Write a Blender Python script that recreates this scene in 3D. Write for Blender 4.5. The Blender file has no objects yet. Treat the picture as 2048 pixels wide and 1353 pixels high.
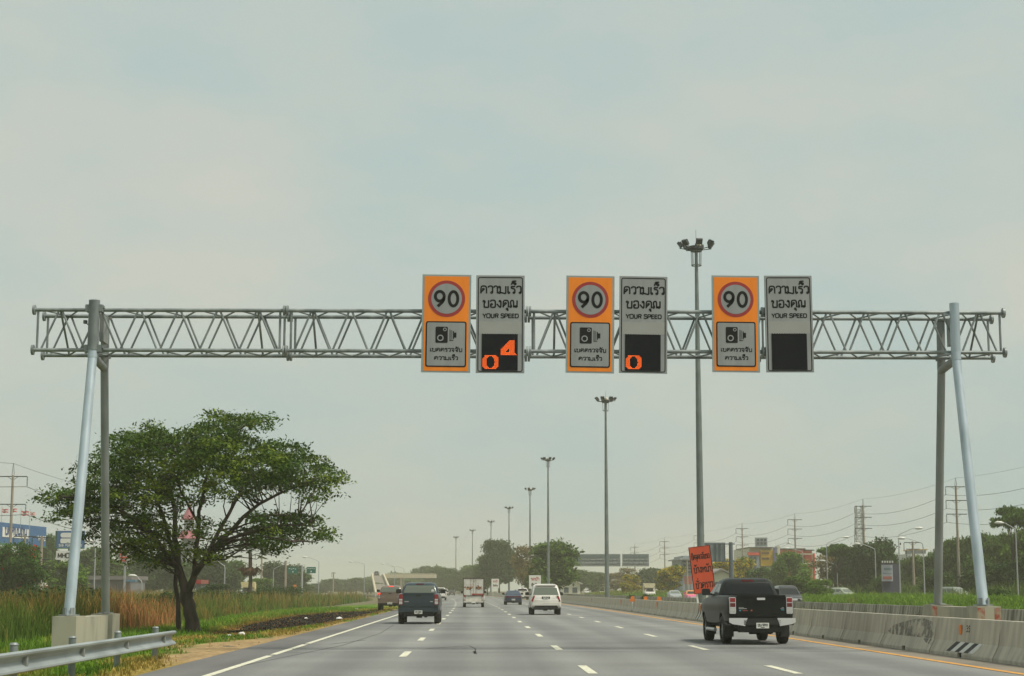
import bpy, bmesh, math, random
import numpy as np
from math import sin, cos, pi, radians
from mathutils import Vector, Matrix

SC = bpy.context.scene
COL = SC.collection
random.seed(7)
RNG = np.random.default_rng(11)

# ------------------------------------------------------------------ camera, world, sun, exposure
FPX, EYE = 3490.0, 1.45
PITCH = math.atan(504 / FPX)
YAW = math.atan(74 * cos(PITCH) / FPX)
cam = bpy.data.cameras.new("camera")
cam.sensor_width = 36.0
cam.lens = 36.0 * FPX / 2048
cam.clip_start, cam.clip_end = 0.5, 9000
camo = bpy.data.objects.new("camera", cam)
COL.objects.link(camo)
camo.location = (0, 0, EYE)
camo.rotation_euler = (pi / 2 + PITCH, 0, -YAW)
SC.camera = camo

SUN_EL, SUN_AZ = radians(58), radians(114)      # azimuth measured from +Y towards +X
world = bpy.data.worlds.new("World")
SC.world = world
world.use_nodes = True
nt = world.node_tree
nt.nodes.clear()
N = nt.nodes.new
wo = N("ShaderNodeOutputWorld")
sky = N("ShaderNodeTexSky")
sky.sky_type = 'NISHITA'
sky.sun_disc = False
sky.sun_elevation = SUN_EL
sky.sun_rotation = SUN_AZ
sky.air_density, sky.dust_density, sky.ozone_density = 1.5, 6.0, 1.0
bg1 = N("ShaderNodeBackground"); bg1.inputs[1].default_value = 0.045
nt.links.new(sky.outputs[0], bg1.inputs[0])
tc = N("ShaderNodeTexCoord")
mp = N("ShaderNodeMapping"); mp.inputs['Scale'].default_value = (2.2, 2.2, 5.0)
nz = N("ShaderNodeTexNoise"); nz.inputs['Scale'].default_value = 2.6; nz.inputs['Detail'].default_value = 5; nz.inputs['Roughness'].default_value = 0.55
nt.links.new(tc.outputs['Generated'], mp.inputs[0]); nt.links.new(mp.outputs[0], nz.inputs[0])
cr = N("ShaderNodeValToRGB")
cr.color_ramp.elements[0].position, cr.color_ramp.elements[0].color = 0.34, (0.380, 0.465, 0.446, 1)
cr.color_ramp.elements[1].position, cr.color_ramp.elements[1].color = 0.68, (0.480, 0.495, 0.440, 1)
nt.links.new(nz.outputs[0], cr.inputs[0])
bg2 = N("ShaderNodeBackground"); bg2.inputs[1].default_value = 0.535
nt.links.new(cr.outputs[0], bg2.inputs[0])
mx = N("ShaderNodeMixShader"); mx.inputs[0].default_value = 0.88
nt.links.new(bg1.outputs[0], mx.inputs[1]); nt.links.new(bg2.outputs[0], mx.inputs[2])
nt.links.new(mx.outputs[0], wo.inputs[0])

sl = bpy.data.lights.new("sun", 'SUN')
sl.energy, sl.angle, sl.color = 1.5, radians(10), (1.0, 0.93, 0.82)
so = bpy.data.objects.new("sun", sl)
COL.objects.link(so)
sdir = Vector((sin(SUN_AZ) * cos(SUN_EL), cos(SUN_AZ) * cos(SUN_EL), sin(SUN_EL)))
so.rotation_euler = sdir.to_track_quat('Z', 'Y').to_euler()
so.location = (0, 0, 100)

SC.view_settings.view_transform = 'Standard'
SC.view_settings.look = 'None'
SC.view_settings.gamma = 1.0
SC.view_settings.exposure = 1.28
SC.cycles.max_bounces = 6
SC.cycles.volume_bounces = 0
SC.cycles.transparent_max_bounces = 8

# ------------------------------------------------------------------ picture <-> place
_F = np.array([sin(YAW) * cos(PITCH), cos(YAW) * cos(PITCH), sin(PITCH)])
_R = np.array([cos(YAW), -sin(YAW), 0.0])
_U = np.cross(_R, _F)
_C = np.array([0, 0, EYE])
def at(px, py, Y):
    d = _F * FPX + _R * (px - 1024) + _U * (676.5 - py)
    return Vector(_C + d * (Y / d[1]))
def gnd(px, py, z=0.0):
    d = _F * FPX + _R * (px - 1024) + _U * (676.5 - py)
    return Vector(_C + d * ((z - EYE) / d[2]))
def cx(y):
    """sideways drift of the road as it bends away to the left"""
    if y < 100: return 0.0
    if y > 760: return -6e-5 * 660 ** 2 - 2 * 6e-5 * 660 * (y - 760)
    return -6e-5 * (y - 100) ** 2
def heading(y):
    return math.atan((cx(y - 1) - cx(y + 1)) / 2)

# ------------------------------------------------------------------ materials
MATS = {}
def mat(name, col, rough=0.6, metal=0.0, var=0.0, scale=3.0, stretch=(1, 1, 1), col2=None, emit=0.0, bump=0.0, attr=False, coat=0.0, detail=4, lo=0.35, hi=0.65, trans=0.0, spec=None):
    if name in MATS: return MATS[name]
    m = bpy.data.materials.new(name)
    m.use_nodes = True
    t = m.node_tree
    b = t.nodes['Principled BSDF']
    b.inputs['Roughness'].default_value = rough
    b.inputs['Metallic'].default_value = metal
    b.inputs['Coat Weight'].default_value = coat
    if spec is not None: b.inputs['Specular IOR Level'].default_value = spec
    c = (*col, 1)
    b.inputs['Base Color'].default_value = c
    src = None
    if attr:
        a = t.nodes.new("ShaderNodeVertexColor"); a.layer_name = "Col"
        src = a.outputs[0]
    if var > 0 or col2 is not None or bump > 0:
        tc = t.nodes.new("ShaderNodeTexCoord")
        mp = t.nodes.new("ShaderNodeMapping"); mp.inputs['Scale'].default_value = stretch
        nz = t.nodes.new("ShaderNodeTexNoise"); nz.inputs['Scale'].default_value = scale; nz.inputs['Detail'].default_value = detail
        t.links.new(tc.outputs['Object'], mp.inputs[0]); t.links.new(mp.outputs[0], nz.inputs[0])
        if var > 0 or col2 is not None:
            r = t.nodes.new("ShaderNodeValToRGB")
            r.color_ramp.elements[0].position, r.color_ramp.elements[1].position = lo, hi
            if attr:
                k0, k1 = max(0, 1 - var), 1 + var
                r.color_ramp.elements[0].color = (k0, k0, k0, 1); r.color_ramp.elements[1].color = (k1, k1, k1, 1)
                t.links.new(nz.outputs[0], r.inputs[0])
                mm = t.nodes.new("ShaderNodeMix"); mm.data_type = 'RGBA'; mm.blend_type = 'MULTIPLY'; mm.inputs[0].default_value = 1
                t.links.new(src, mm.inputs[6]); t.links.new(r.outputs[0], mm.inputs[7]); src = mm.outputs[2]
            else:
                ca = col2 if col2 is not None else tuple(x * (1 - var) for x in col)
                cb = col if col2 is not None else tuple(min(1, x * (1 + var)) for x in col)
                r.color_ramp.elements[0].color = (*ca, 1); r.color_ramp.elements[1].color = (*cb, 1)
                t.links.new(nz.outputs[0], r.inputs[0]); src = r.outputs[0]
        if bump > 0:
            bp = t.nodes.new("ShaderNodeBump"); bp.inputs['Strength'].default_value = bump; bp.inputs['Distance'].default_value = 0.02
            t.links.new(nz.outputs[0], bp.inputs['Height']); t.links.new(bp.outputs[0], b.inputs['Normal'])
    if src is not None: t.links.new(src, b.inputs['Base Color'])
    if emit > 0:
        b.inputs['Emission Color'].default_value = c; b.inputs['Emission Strength'].default_value = emit
    if trans > 0:
        tr = t.nodes.new("ShaderNodeBsdfTranslucent")
        if src is not None: t.links.new(src, tr.inputs[0])
        else: tr.inputs[0].default_value = c
        ms = t.nodes.new("ShaderNodeMixShader"); ms.inputs[0].default_value = trans
        t.links.new(b.outputs[0], ms.inputs[1]); t.links.new(tr.outputs[0], ms.inputs[2])
        t.links.new(ms.outputs[0], t.nodes['Material Output'].inputs[0])
    MATS[name] = m
    return m

GALV = mat('galvanised steel', (0.29, 0.32, 0.31), 0.5, 0.3, col2=(0.14, 0.165, 0.16), scale=2.5, stretch=(1, 1, .4))
GALV_BLUE = mat('pale galvanised tube', (0.47, 0.55, 0.60), 0.4, 0.3, col2=(0.32, 0.39, 0.42), scale=1.6, stretch=(2, 2, .35), lo=.3, hi=.62)
GALV_DARK = mat('weathered steel tube', (0.27, 0.29, 0.28), 0.55, 0.3, col2=(0.2, 0.22, 0.2), scale=2, stretch=(2, 2, .3))
MAST = mat('mast steel', (0.17, 0.20, 0.19), 0.55, 0.3, var=.15, scale=1.2)
DARKMETAL = mat('dark lamp metal', (0.055, 0.065, 0.065), 0.6, 0.2, var=.2)
CONC = mat('barrier concrete', (0.48, 0.445, 0.36), 0.85, 0, col2=(0.33, 0.31, 0.25), scale=2.2, stretch=(1, 1.6, .16), bump=.25, lo=.34, hi=.6)
CONC_F = mat('footing concrete', (0.38, 0.36, 0.28), 0.85, 0, col2=(0.24, 0.235, 0.19), scale=1.5, stretch=(1, 1, .4), bump=.2, lo=.35, hi=.6)
CONC_OLD = mat('stained barrier concrete', (0.38, 0.36, 0.30), 0.9, 0, col2=(0.12, 0.115, 0.095), scale=2.0, stretch=(1, 1.8, .12), bump=.25, lo=.38, hi=.6)
BLACK = mat('black sign film', (0.010, 0.011, 0.012), 0.6, spec=.2)
SILVER = mat('silver reflective film', (0.285, 0.30, 0.29), 0.45, 0.1, var=.09, scale=2.5, stretch=(1.6, 1, .3))
SILVER_PATCH = mat('patched silver film', (0.33, 0.335, 0.31), 0.35, 0.1, var=.05, scale=1.5)
ALU = mat('aluminium sign edge', (0.30, 0.35, 0.33), 0.5, 0.3, var=.05)
ORANGE = mat('orange reflective film', (0.88, 0.235, 0.003), 0.5, 0, var=.06, scale=2, stretch=(1.6, 1, .4))
RED_RING = mat('red sign film', (0.33, 0.028, 0.026), 0.5)
LED_OFF = mat('unlit display', (0.010, 0.012, 0.015), 0.7, 0, var=.1, scale=60, spec=.1)
LED_ON = mat('lit orange diode', (1.0, 0.13, 0.01), 0.5, emit=.75)
RUBBER = mat('tyre rubber', (0.014, 0.014, 0.014), 0.8, var=.2, scale=8)
RIM = mat('alloy rim', (0.32, 0.32, 0.32), 0.35, 0.6)
GLASS = mat('tinted glass', (0.008, 0.011, 0.012), 0.15, 0, spec=.4)
GLASS_L = mat('lighter car glass', (0.12, 0.14, 0.11), 0.1, 0, coat=.3)
CHROME = mat('chrome trim', (0.78, 0.78, 0.78), 0.3, 0.6)
TRIM = mat('black plastic trim', (0.018, 0.018, 0.018), 0.7)
REDLAMP = mat('red tail lens', (0.28, 0.012, 0.014), 0.25, 0, coat=.5)
REDDARK = mat('dark red tail lens', (0.13, 0.008, 0.01), 0.25, 0, coat=.5)
REDLIT = mat('lit brake lamp', (1.0, 0.05, 0.03), 0.3, emit=.55)
CLEARLAMP = mat('clear lens', (0.55, 0.55, 0.52), 0.2, 0.2, coat=.5)
PLATE = mat('white plate', (0.72, 0.72, 0.66), 0.5)
INK = mat('black lettering', (0.010, 0.010, 0.011), 0.6, spec=.2)
BARK = mat('bark', (0.060, 0.046, 0.034), 0.9, 0, var=.4, scale=5, stretch=(1, 1, .3), bump=.5)
LEAF = mat('leaves', (0.05, 0.09, 0.02), 0.6, 0, attr=True, trans=.28, spec=.12)
GRASS = mat('grass blades', (0.1, 0.12, 0.03), 0.7, 0, attr=True, trans=.3, spec=.1)
WHITEPAINT = mat('white road paint', (0.66, 0.65, 0.50), 0.7, 0, col2=(0.30, 0.295, 0.26), scale=7, lo=.32, hi=.5, detail=8)
YELPAINT = mat('orange yellow road paint', (0.62, 0.30, 0.05), 0.7, 0, col2=(0.38, 0.2, 0.06), scale=6, stretch=(1, .4, 1), lo=.3, hi=.5)

# ------------------------------------------------------------------ mesh helpers
class MB:
    def __init__(s): s.v, s.f, s.mi, s.mats, s.cur = [], [], [], [], 0
    def use(s, m):
        if m not in s.mats: s.mats.append(m)
        s.cur = s.mats.index(m); return s
    def add(s, vs, fs):
        o = len(s.v); s.v += [tuple(p) for p in vs]
        for f in fs: s.f.append(tuple(o + i for i in f)); s.mi.append(s.cur)
        return s
    def box(s, c, d, rot=None):
        x, y, z = d[0] / 2, d[1] / 2, d[2] / 2
        vs = [Vector(p) for p in ((-x, -y, -z), (x, -y, -z), (x, y, -z), (-x, y, -z), (-x, -y, z), (x, -y, z), (x, y, z), (-x, y, z))]
        if rot is not None: vs = [rot @ p for p in vs]
        c = Vector(c)
        return s.add([p + c for p in vs], [(3, 2, 1, 0), (4, 5, 6, 7), (0, 1, 5, 4), (1, 2, 6, 5), (2, 3, 7, 6), (3, 0, 4, 7)])
    def bb(s, x0, x1, y0, y1, z0, z1): return s.box(((x0 + x1) / 2, (y0 + y1) / 2, (z0 + z1) / 2), (x1 - x0, y1 - y0, z1 - z0))
    def tube(s, pts, r, n=8, caps=True):
        pts = [Vector(p) for p in pts]
        rs = r if isinstance(r, (list, tuple)) else [r] * len(pts)
        vs, fs = [], []
        up = None
        for i, p in enumerate(pts):
            t = (pts[min(i + 1, len(pts) - 1)] - pts[max(i - 1, 0)]).normalized()
            if up is None:
                up = Vector((0, 0, 1)) if abs(t.z) < .9 else Vector((0, 1, 0))
            a = t.cross(up).normalized(); b = a.cross(t).normalized(); up = b
            for k in range(n):
                q = 2 * pi * k / n
                vs.append(p + (a * cos(q) + b * sin(q)) * rs[i])
        for i in range(len(pts) - 1):
            for k in range(n):
                k2 = (k + 1) % n
                fs.append((i * n + k, i * n + k2, (i + 1) * n + k2, (i + 1) * n + k))
        if caps:
            fs.append(tuple(range(n))); fs.append(tuple((len(pts) - 1) * n + k for k in reversed(range(n))))
        return s.add(vs, fs)
    def prism(s, poly, y0, y1):
        """2-D outline (x, z), anticlockwise seen from -Y, made solid between y0 (front) and y1"""
        n = len(poly)
        vs = [(x, y0, z) for x, z in poly] + [(x, y1, z) for x, z in poly]
        fs = [tuple(range(n)), tuple(reversed(range(n, 2 * n)))]
        for i in range(n): fs.append((i, i + n, (i + 1) % n + n, (i + 1) % n))
        return s.add(vs, fs)
    def ribbon(s, pts, w, y, t=0.003, closed=False):
        """flat stroke in the x-z plane, front at y"""
        n = len(pts)
        if n < 2: return s
        L, R = [], []
        for i, (x, z) in enumerate(pts):
            if closed: a, b = pts[i - 1], pts[(i + 1) % n]
            else: a, b = pts[max(i - 1, 0)], pts[min(i + 1, n - 1)]
            dx, dz = b[0] - a[0], b[1] - a[1]; l = math.hypot(dx, dz) or 1
            nx, nz_ = -dz / l * w / 2, dx / l * w / 2
            L.append((x + nx, z + nz_)); R.append((x - nx, z - nz_))
        m = n if closed else n - 1
        vs = [(x, y, z) for x, z in R] + [(x, y, z) for x, z in L] + [(x, y + t, z) for x, z in R] + [(x, y + t, z) for x, z in L]
        fs = []
        for i in range(m):
            j = (i + 1) % n
            fs += [(i, j, n + j, n + i), (i, 2 * n + i, 2 * n + j, j), (n + i, n + j, 3 * n + j, 3 * n + i)]
        return s.add(vs, fs)
    def mesh(s, name, smooth=None):
        me = bpy.data.meshes.new(name)
        me.from_pydata(s.v, [], s.f)
        for m in s.mats: me.materials.append(m)
        if len(s.mats) > 1: me.polygons.foreach_set('material_index', s.mi)
        if smooth is not None:
            me.shade_smooth(); me.set_sharp_from_angle(angle=radians(smooth))
        return me
    def build(s, name, parent=None, loc=None, rz=0.0, smooth=None):
        return link(name, s.mesh(name, smooth), parent, loc, rz)

def link(name, me, parent=None, loc=None, rz=0.0):
    o = bpy.data.objects.new(name, me)
    COL.objects.link(o)
    if parent is not None: o.parent = parent
    if loc is not None: o.location = loc
    if rz: o.rotation_euler.z = rz
    return o
def tag(o, label=None, cat=None, group=None, kind=None):
    if label: o['label'] = label
    if cat: o['category'] = cat
    if group: o['group'] = group
    if kind: o['kind'] = kind
    return o
def thing(name, label, cat, loc=(0, 0, 0), rz=0.0, group=None):
    o = bpy.data.objects.new(name, None)
    COL.objects.link(o)
    o.location = loc; o.rotation_euler.z = rz; o.empty_display_size = .2
    return tag(o, label, cat, group)
KIDS = {}
def dup(root, loc, rz=0.0, label=None, group=None, scale=None):
    def cp(o, par):
        c = o.copy(); COL.objects.link(c)
        if par is not None: c.parent = par
        for ch in list(o.children): cp(ch, c)
        return c
    r = cp(root, None)
    r.location = loc; r.rotation_euler.z = rz
    if scale is not None: r.scale = (scale, scale, scale) if not isinstance(scale, tuple) else scale
    if label: r['label'] = label
    if group: r['group'] = group
    return r
def struct(o): o['kind'] = 'structure'; return o
def np_mesh(name, V, Q, col=None, m=None):
    me = bpy.data.meshes.new(name)
    me.from_pydata(V, [], Q)
    if col is not None:
        a = me.attributes.new('Col', 'FLOAT_COLOR', 'POINT')
        c4 = np.ones((len(V), 4), np.float32); c4[:, :3] = col
        a.data.foreach_set('color', c4.ravel())
    if m: me.materials.append(m)
    return me
def circ(cx_, cz, r, n=40, rz=None): return [(cx_ + r * cos(2 * pi * k / n), cz + (rz or r) * sin(2 * pi * k / n)) for k in range(n)]
def rrect(x0, x1, z0, z1, r, n=5):
    p = []
    for (a, b, q) in ((x1 - r, z0 + r, -pi / 2), (x1 - r, z1 - r, 0), (x0 + r, z1 - r, pi / 2), (x0 + r, z0 + r, pi)):
        for k in range(n + 1): p.append((a + r * cos(q + pi / 2 * k / n), b + r * sin(q + pi / 2 * k / n)))
    return p
def rect(x0, x1, z0, z1): return [(x0, z0), (x1, z0), (x1, z1), (x0, z1)]

# ------------------------------------------------------------------ stroke lettering (Thai and Latin)
def chaikin(p, it=2):
    for _ in range(it):
        q = [p[0]]
        for a, b in zip(p, p[1:]):
            q.append((a[0] * .75 + b[0] * .25, a[1] * .75 + b[1] * .25)); q.append((a[0] * .25 + b[0] * .75, a[1] * .25 + b[1] * .75))
        q.append(p[-1]); p = q
    return p
G = {  # glyph: (width, strokes); a stroke is a point list, a 3-tuple alone is a loop (x, y, r)
'ค': (.85, [[(.12, 0), (.12, .75), (.2, 1), (.62, 1), (.72, .75), (.72, 0)], [(.14, .22), (.32, .38), (.36, .5)], (.38, .58, .1)]),
'ว': (.62, [[(.04, .78), (.12, 1), (.5, 1), (.52, .7), (.52, .12)], (.42, .12, .1)]),
'า': (.52, [[(.04, .78), (.1, 1), (.4, 1), (.42, .75), (.42, 0)]]),
'ม': (.92, [(.12, .88, .1), [(.22, .9), (.22, .15)], (.13, .12, .1), [(.22, .15), (.72, .0), (.8, .0)], [(.8, 0), (.8, 1)]]),
'เ': (.38, [[(.12, 1), (.12, .12)], (.22, .12, .1)]),
'ร': (.62, [[(.52, 1), (.3, .92), (.12, 1), (.08, .72), (.3, .68), (.48, .6), (.48, .35), (.48, .12)], (.38, .12, .1)]),
'็': (0, [[(-.5, 1.2), (-.46, 1.42), (-.28, 1.42), (-.2, 1.3), (-.1, 1.2), (.0, 1.3), (-.1, 1.48), (-.44, 1.52), (-.4, 1.68), (.02, 1.7)]]),
'ข': (.8, [(.14, .86, .1), [(.24, .9), (.28, .7), (.16, .5), (.2, .0), (.26, 0), (.62, 0), (.68, 0), (.68, 1)]]),
'อ': (.78, [[(.1, .78), (.16, 1), (.55, 1), (.66, .85), (.66, .15), (.6, 0), (.2, 0), (.12, .1), (.12, .42)], (.22, .42, .1)]),
'ง': (.66, [(.4, .88, .1), [(.5, .9), (.52, .5), (.5, .02), (.38, .02), (.05, .5)]]),
'ุ': (0, [(-.3, -.2, .09), [(-.21, -.2), (-.2, -.5)]]),
'ณ': (1.05, [(.13, .12, .1), [(.23, .12), (.1, .6), (.14, .95), (.35, 1), (.46, .9), (.48, .0)], [(.48, .05), (.62, .22), (.7, .2)], (.74, .12, .1), [(.86, 1), (.86, .05)]]),
'ต': (.85, [[(.12, 0), (.12, .75), (.2, 1), (.32, 1), (.42, .86), (.52, 1), (.64, 1), (.72, .75), (.72, 0)], [(.14, .2), (.32, .34), (.36, .46)], (.38, .54, .1)]),
'ด': (.85, [[(.12, 0), (.12, .75), (.2, 1), (.62, 1), (.72, .75), (.72, 0)], [(.14, .1), (.3, .3), (.36, .44)], (.38, .54, .1)]),
'จ': (.72, [[(.05, .8), (.14, 1), (.5, 1), (.58, .75), (.58, 0), (.4, 0), (.36, .35)], (.28, .45, .1)]),
'ั': (0, [(-.42, 1.35, .09), [(-.4, 1.25), (-.3, 1.18), (-.1, 1.22), (.06, 1.45)]]),
'บ': (.8, [(.12, .88, .1), [(.22, .92), (.22, 0), (.22, 0), (.68, 0), (.68, 0), (.68, 1)]]),
'ป': (.8, [(.12, .88, .1), [(.22, .92), (.22, 0), (.22, 0), (.68, 0), (.68, 0), (.68, 1.4)]]),
'ิ': (0, [[(-.62, 1.18), (-.5, 1.42), (-.2, 1.42), (-.08, 1.18), (-.62, 1.18)]]),
'ก': (.82, [[(.14, 0), (.14, .5), (.24, .66), (.06, .78), (.2, 1), (.6, 1), (.7, .75), (.7, 0)]]),
'ล': (.8, [(.22, .12, .1), [(.12, .12), (.14, .5), (.4, .62), (.66, .4)], [(.08, .8), (.16, 1), (.56, 1), (.66, .78), (.66, 0)]]),
'ถ': (.82, [(.22, .12, .1), [(.12, .12), (.14, .5), (.24, .66), (.06, .78), (.2, 1), (.6, 1), (.7, .75), (.7, 0)]]),
'้': (0, [(-.42, 1.4, .08), [(-.36, 1.34), (-.34, 1.2), (-.16, 1.2), (.02, 1.55)]]),
'ห': (.9, [(.12, .88, .1), [(.22, .92), (.22, 0)], [(.22, .3), (.5, .72), (.58, .82)], (.66, .88, .1), [(.6, .8), (.76, .5), (.76, 0)]]),
'น': (.9, [(.12, .88, .1), [(.22, .92), (.22, 0)], [(.22, .02), (.5, .2), (.6, .2)], (.66, .12, .1), [(.76, 1), (.76, .12)]]),
'ช': (.86, [(.14, .86, .1), [(.24, .9), (.28, .7), (.16, .5), (.2, .0), (.26, 0), (.58, 0), (.64, 0), (.64, .75), (.56, .85), (.8, 1.05)]]),
'่': (0, [[(-.2, 1.2), (-.2, 1.5)]]),
'่2': (0, [[(-.2, 1.58), (-.2, 1.85)]]),
'ซ': (.86, [(.14, .86, .1), [(.24, .9), (.28, .7), (.16, .5), (.2, .0), (.26, 0), (.58, 0), (.64, 0), (.64, .75), (.56, .85), (.8, 1.05)]]),
'้2': (0, [(-.42, 1.4, .08), [(-.36, 1.34), (-.34, 1.2), (-.16, 1.2), (.02, 1.55)]]),
'ย': (.8, [(.2, .86, .1), [(.1, .9), (.12, .7), (.3, .55), (.1, .4), (.14, 0), (.2, 0), (.62, 0), (.68, 0), (.68, 1)]]),
'Y': (.8, [[(.04, 1), (.38, .45)], [(.72, 1), (.38, .45)], [(.38, .5), (.38, 0)]]),
'O': (.92, [[(.42, 1), (.1, 1), (.06, .5), (.1, 0), (.42, 0), (.74, 0), (.78, .5), (.74, 1), (.42, 1)]]),
'U': (.84, [[(.1, 1), (.1, .25), (.14, 0), (.6, 0), (.66, .25), (.66, 1)]]),
'R': (.82, [[(.1, 0), (.1, 1)], [(.1, .98), (.5, .98), (.68, .95), (.68, .55), (.5, .5), (.1, .5)], [(.42, .5), (.7, 0)]]),
'S': (.78, [[(.66, .8), (.6, 1), (.12, 1.02), (.06, .62), (.4, .52), (.72, .42), (.66, 0), (.14, -.02), (.06, .22)]]),
'P': (.78, [[(.1, 0), (.1, 1)], [(.1, .98), (.5, .98), (.68, .95), (.68, .5), (.5, .45), (.1, .45)]]),
'E': (.7, [[(.1, 0), (.1, 1)], [(.06, .96), (.6, .96)], [(.1, .52), (.56, .52)], [(.06, .04), (.62, .04)]]),
'D': (.85, [[(.1, 0), (.1, 1)], [(.1, .97), (.4, .97), (.74, .95), (.74, .05), (.4, .03), (.1, .03)]]),
'B': (.8, [[(.1, 0), (.1, 1)], [(.1, .97), (.5, .97), (.62, .9), (.6, .55), (.1, .53)], [(.3, .53), (.68, .5), (.7, .05), (.4, .03), (.1, .03)]]),
'F': (.66, [[(.1, 0), (.1, 1)], [(.06, .96), (.6, .96)], [(.1, .5), (.54, .5)]]),
'N': (.86, [[(.1, 0), (.1, 1)], [(.1, 1), (.7, 0)], [(.7, 0), (.7, 1)]]),
'I': (.3, [[(.14, 0), (.14, 1)]]), 'T': (.7, [[(.32, 0), (.32, .96)], [(.02, .96), (.64, .96)]]),
'M': (1.0, [[(.1, 0), (.1, 1)], [(.1, 1), (.46, .2)], [(.46, .2), (.82, 1)], [(.82, 1), (.82, 0)]]),
'H': (.86, [[(.1, 0), (.1, 1)], [(.7, 0), (.7, 1)], [(.1, .5), (.7, .5)]]),
'C': (.82, [[(.74, .8), (.6, 1), (.1, 1), (.06, .5), (.1, 0), (.6, 0), (.74, .2)]]),
'.': (.3, [[(.1, .02), (.2, .02)]]), ' ': (.4, []), '0': (.72, [[(.34, 1), (.08, 1), (.06, .5), (.08, 0), (.34, 0), (.6, 0), (.62, .5), (.6, 1), (.34, 1)]]),
'1': (.5, [[(.1, .8), (.3, 1)], [(.3, 1), (.3, 0)]]), '3': (.7, [[(.06, .9), (.2, 1), (.6, 1), (.6, .55), (.28, .54)], [(.28, .54), (.66, .5), (.62, 0), (.2, 0), (.04, .15)]]),
'5': (.7, [[(.56, .97), (.14, .97), (.14, .97), (.1, .55), (.3, .64), (.62, .58), (.62, .05), (.3, -.02), (.05, .14)]]),
'9': (.7, [[(.34, 1), (.08, 1), (.06, .72), (.08, .46), (.34, .46), (.6, .46), (.62, .72), (.6, 1), (.34, 1)], [(.6, .66), (.55, .4), (.28, 0)]]),
}
def letter(mb, text, x0, x1, zb, h, w, y, m, t=.003, adv=None):
    """stroke text on the plane y, fitted between x0 and x1, baseline zb, letter height h, stroke width w"""
    toks, i = [], 0
    while i < len(text):
        toks.append(text[i]); i += 1
    for k in range(1, len(toks)):
        if toks[k] == '่' and toks[k - 1] == 'ั': toks[k] = '่2'
    tot = sum(G[c][0] for c in toks) - .08
    sx = (x1 - x0) / tot
    mb.use(m)
    X = 0.0
    for c in toks:
        wd, st = G[c]
        for s in st:
            if isinstance(s, tuple):
                lx, ly, r = s
                mb.ribbon([(x0 + (X + lx + r * cos(q)) * sx, zb + (ly + r * sin(q)) * h) for q in [2 * pi * k / 10 for k in range(10)]], w * .8, y, t, closed=True)
            else:
                p = chaikin(s) if len(s) > 2 else s
                mb.ribbon([(x0 + (X + a) * sx, zb + b * h) for a, b in p], w, y, t)
        X += wd
    return mb

# ------------------------------------------------------------------ ground, roads
def vnoise(x, y, seed=0):
    x = np.asarray(x, float); y = np.asarray(y, float)
    xi, yi = np.floor(x).astype(np.int64), np.floor(y).astype(np.int64)
    fx, fy = x - xi, y - yi
    fx, fy = fx * fx * (3 - 2 * fx), fy * fy * (3 - 2 * fy)
    def h(a, b):
        n = (a * 374761393 + b * 668265263 + seed * 974711) & 0x7fffffff
        n = ((n ^ (n >> 13)) * 1274126177) & 0x7fffffff
        return ((n ^ (n >> 16)) & 0xffff) / 65535.0
    return (h(xi, yi) * (1 - fx) + h(xi + 1, yi) * fx) * (1 - fy) + (h(xi, yi + 1) * (1 - fx) + h(xi + 1, yi + 1) * fx) * fy
def fbm(x, y, s=0): return vnoise(x, y, s) * .55 + vnoise(x * 2.1, y * 2.1, s + 1) * .3 + vnoise(x * 4.3, y * 4.3, s + 2) * .15
GX = [-2500, -300, -70, -52, -46, -32, -18, -13, -9.5, -7.4, -6.1, -5.7, 10.3, 11.0, 17.2, 18.4, 31, 32.2, 36, 42, 45.5, 47, 55, 57, 75, 300, 2500]
GZ = [-.2, -.2, -.1, -.04, -.25, -.5, -.45, -.24, -.08, -.04, -.03, -.05, -.05, -.03, -.03, -.05, -.05, .05, .42, .5, .1, -.05, -.05, .1, .05, .1, .1]
def gz(X): return np.interp(X, GX, GZ)
YS = [-60, 0, 20] + list(range(30, 780, 15)) + [800, 900, 1100, 1500, 2500]
V, Q = [], []
for y in YS:
    for X, z in zip(GX, GZ): V.append((X + (cx(y) if abs(X) < 200 else 0), y, z))
n = len(GX)
for j in range(len(YS) - 1):
    for i in range(n - 1): Q.append((j * n + i, j * n + i + 1, (j + 1) * n + i + 1, (j + 1) * n + i))
SOIL = mat('grassy soil', (0.085, 0.095, 0.03), 0.95, 0, col2=(0.13, 0.10, 0.055), scale=.35, detail=6, lo=.4, hi=.62)
struct(link('ground', np_mesh('ground', V, Q, m=SOIL)))

def strip(name, x0, x1, y0, y1, z, m, parent=None, step=8, dash=None):
    """a sheet that follows the road, or a row of dashes when dash = (length, period)"""
    V, Q = [], []
    segs = [(y0, y1)] if dash is None else [(y0 + k * dash[1], y0 + k * dash[1] + dash[0]) for k in range(int((y1 - y0) / dash[1]))]
    for a, b in segs:
        ns = max(1, int((b - a) / step)); o = len(V)
        for k in range(ns + 1):
            y = a + (b - a) * k / ns
            V += [(x0 + cx(y), y, z), (x1 + cx(y), y, z)]
        for k in range(ns): Q.append((o + 2 * k, o + 2 * k + 1, o + 2 * k + 3, o + 2 * k + 2))
    return link(name, np_mesh(name, V, Q, m=m), parent)
ASPH = bpy.data.materials.new('worn asphalt'); ASPH.use_nodes = True
t = ASPH.node_tree; b = t.nodes['Principled BSDF']; b.inputs['Roughness'].default_value = .82
tcn = t.nodes.new("ShaderNodeTexCoord")
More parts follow.
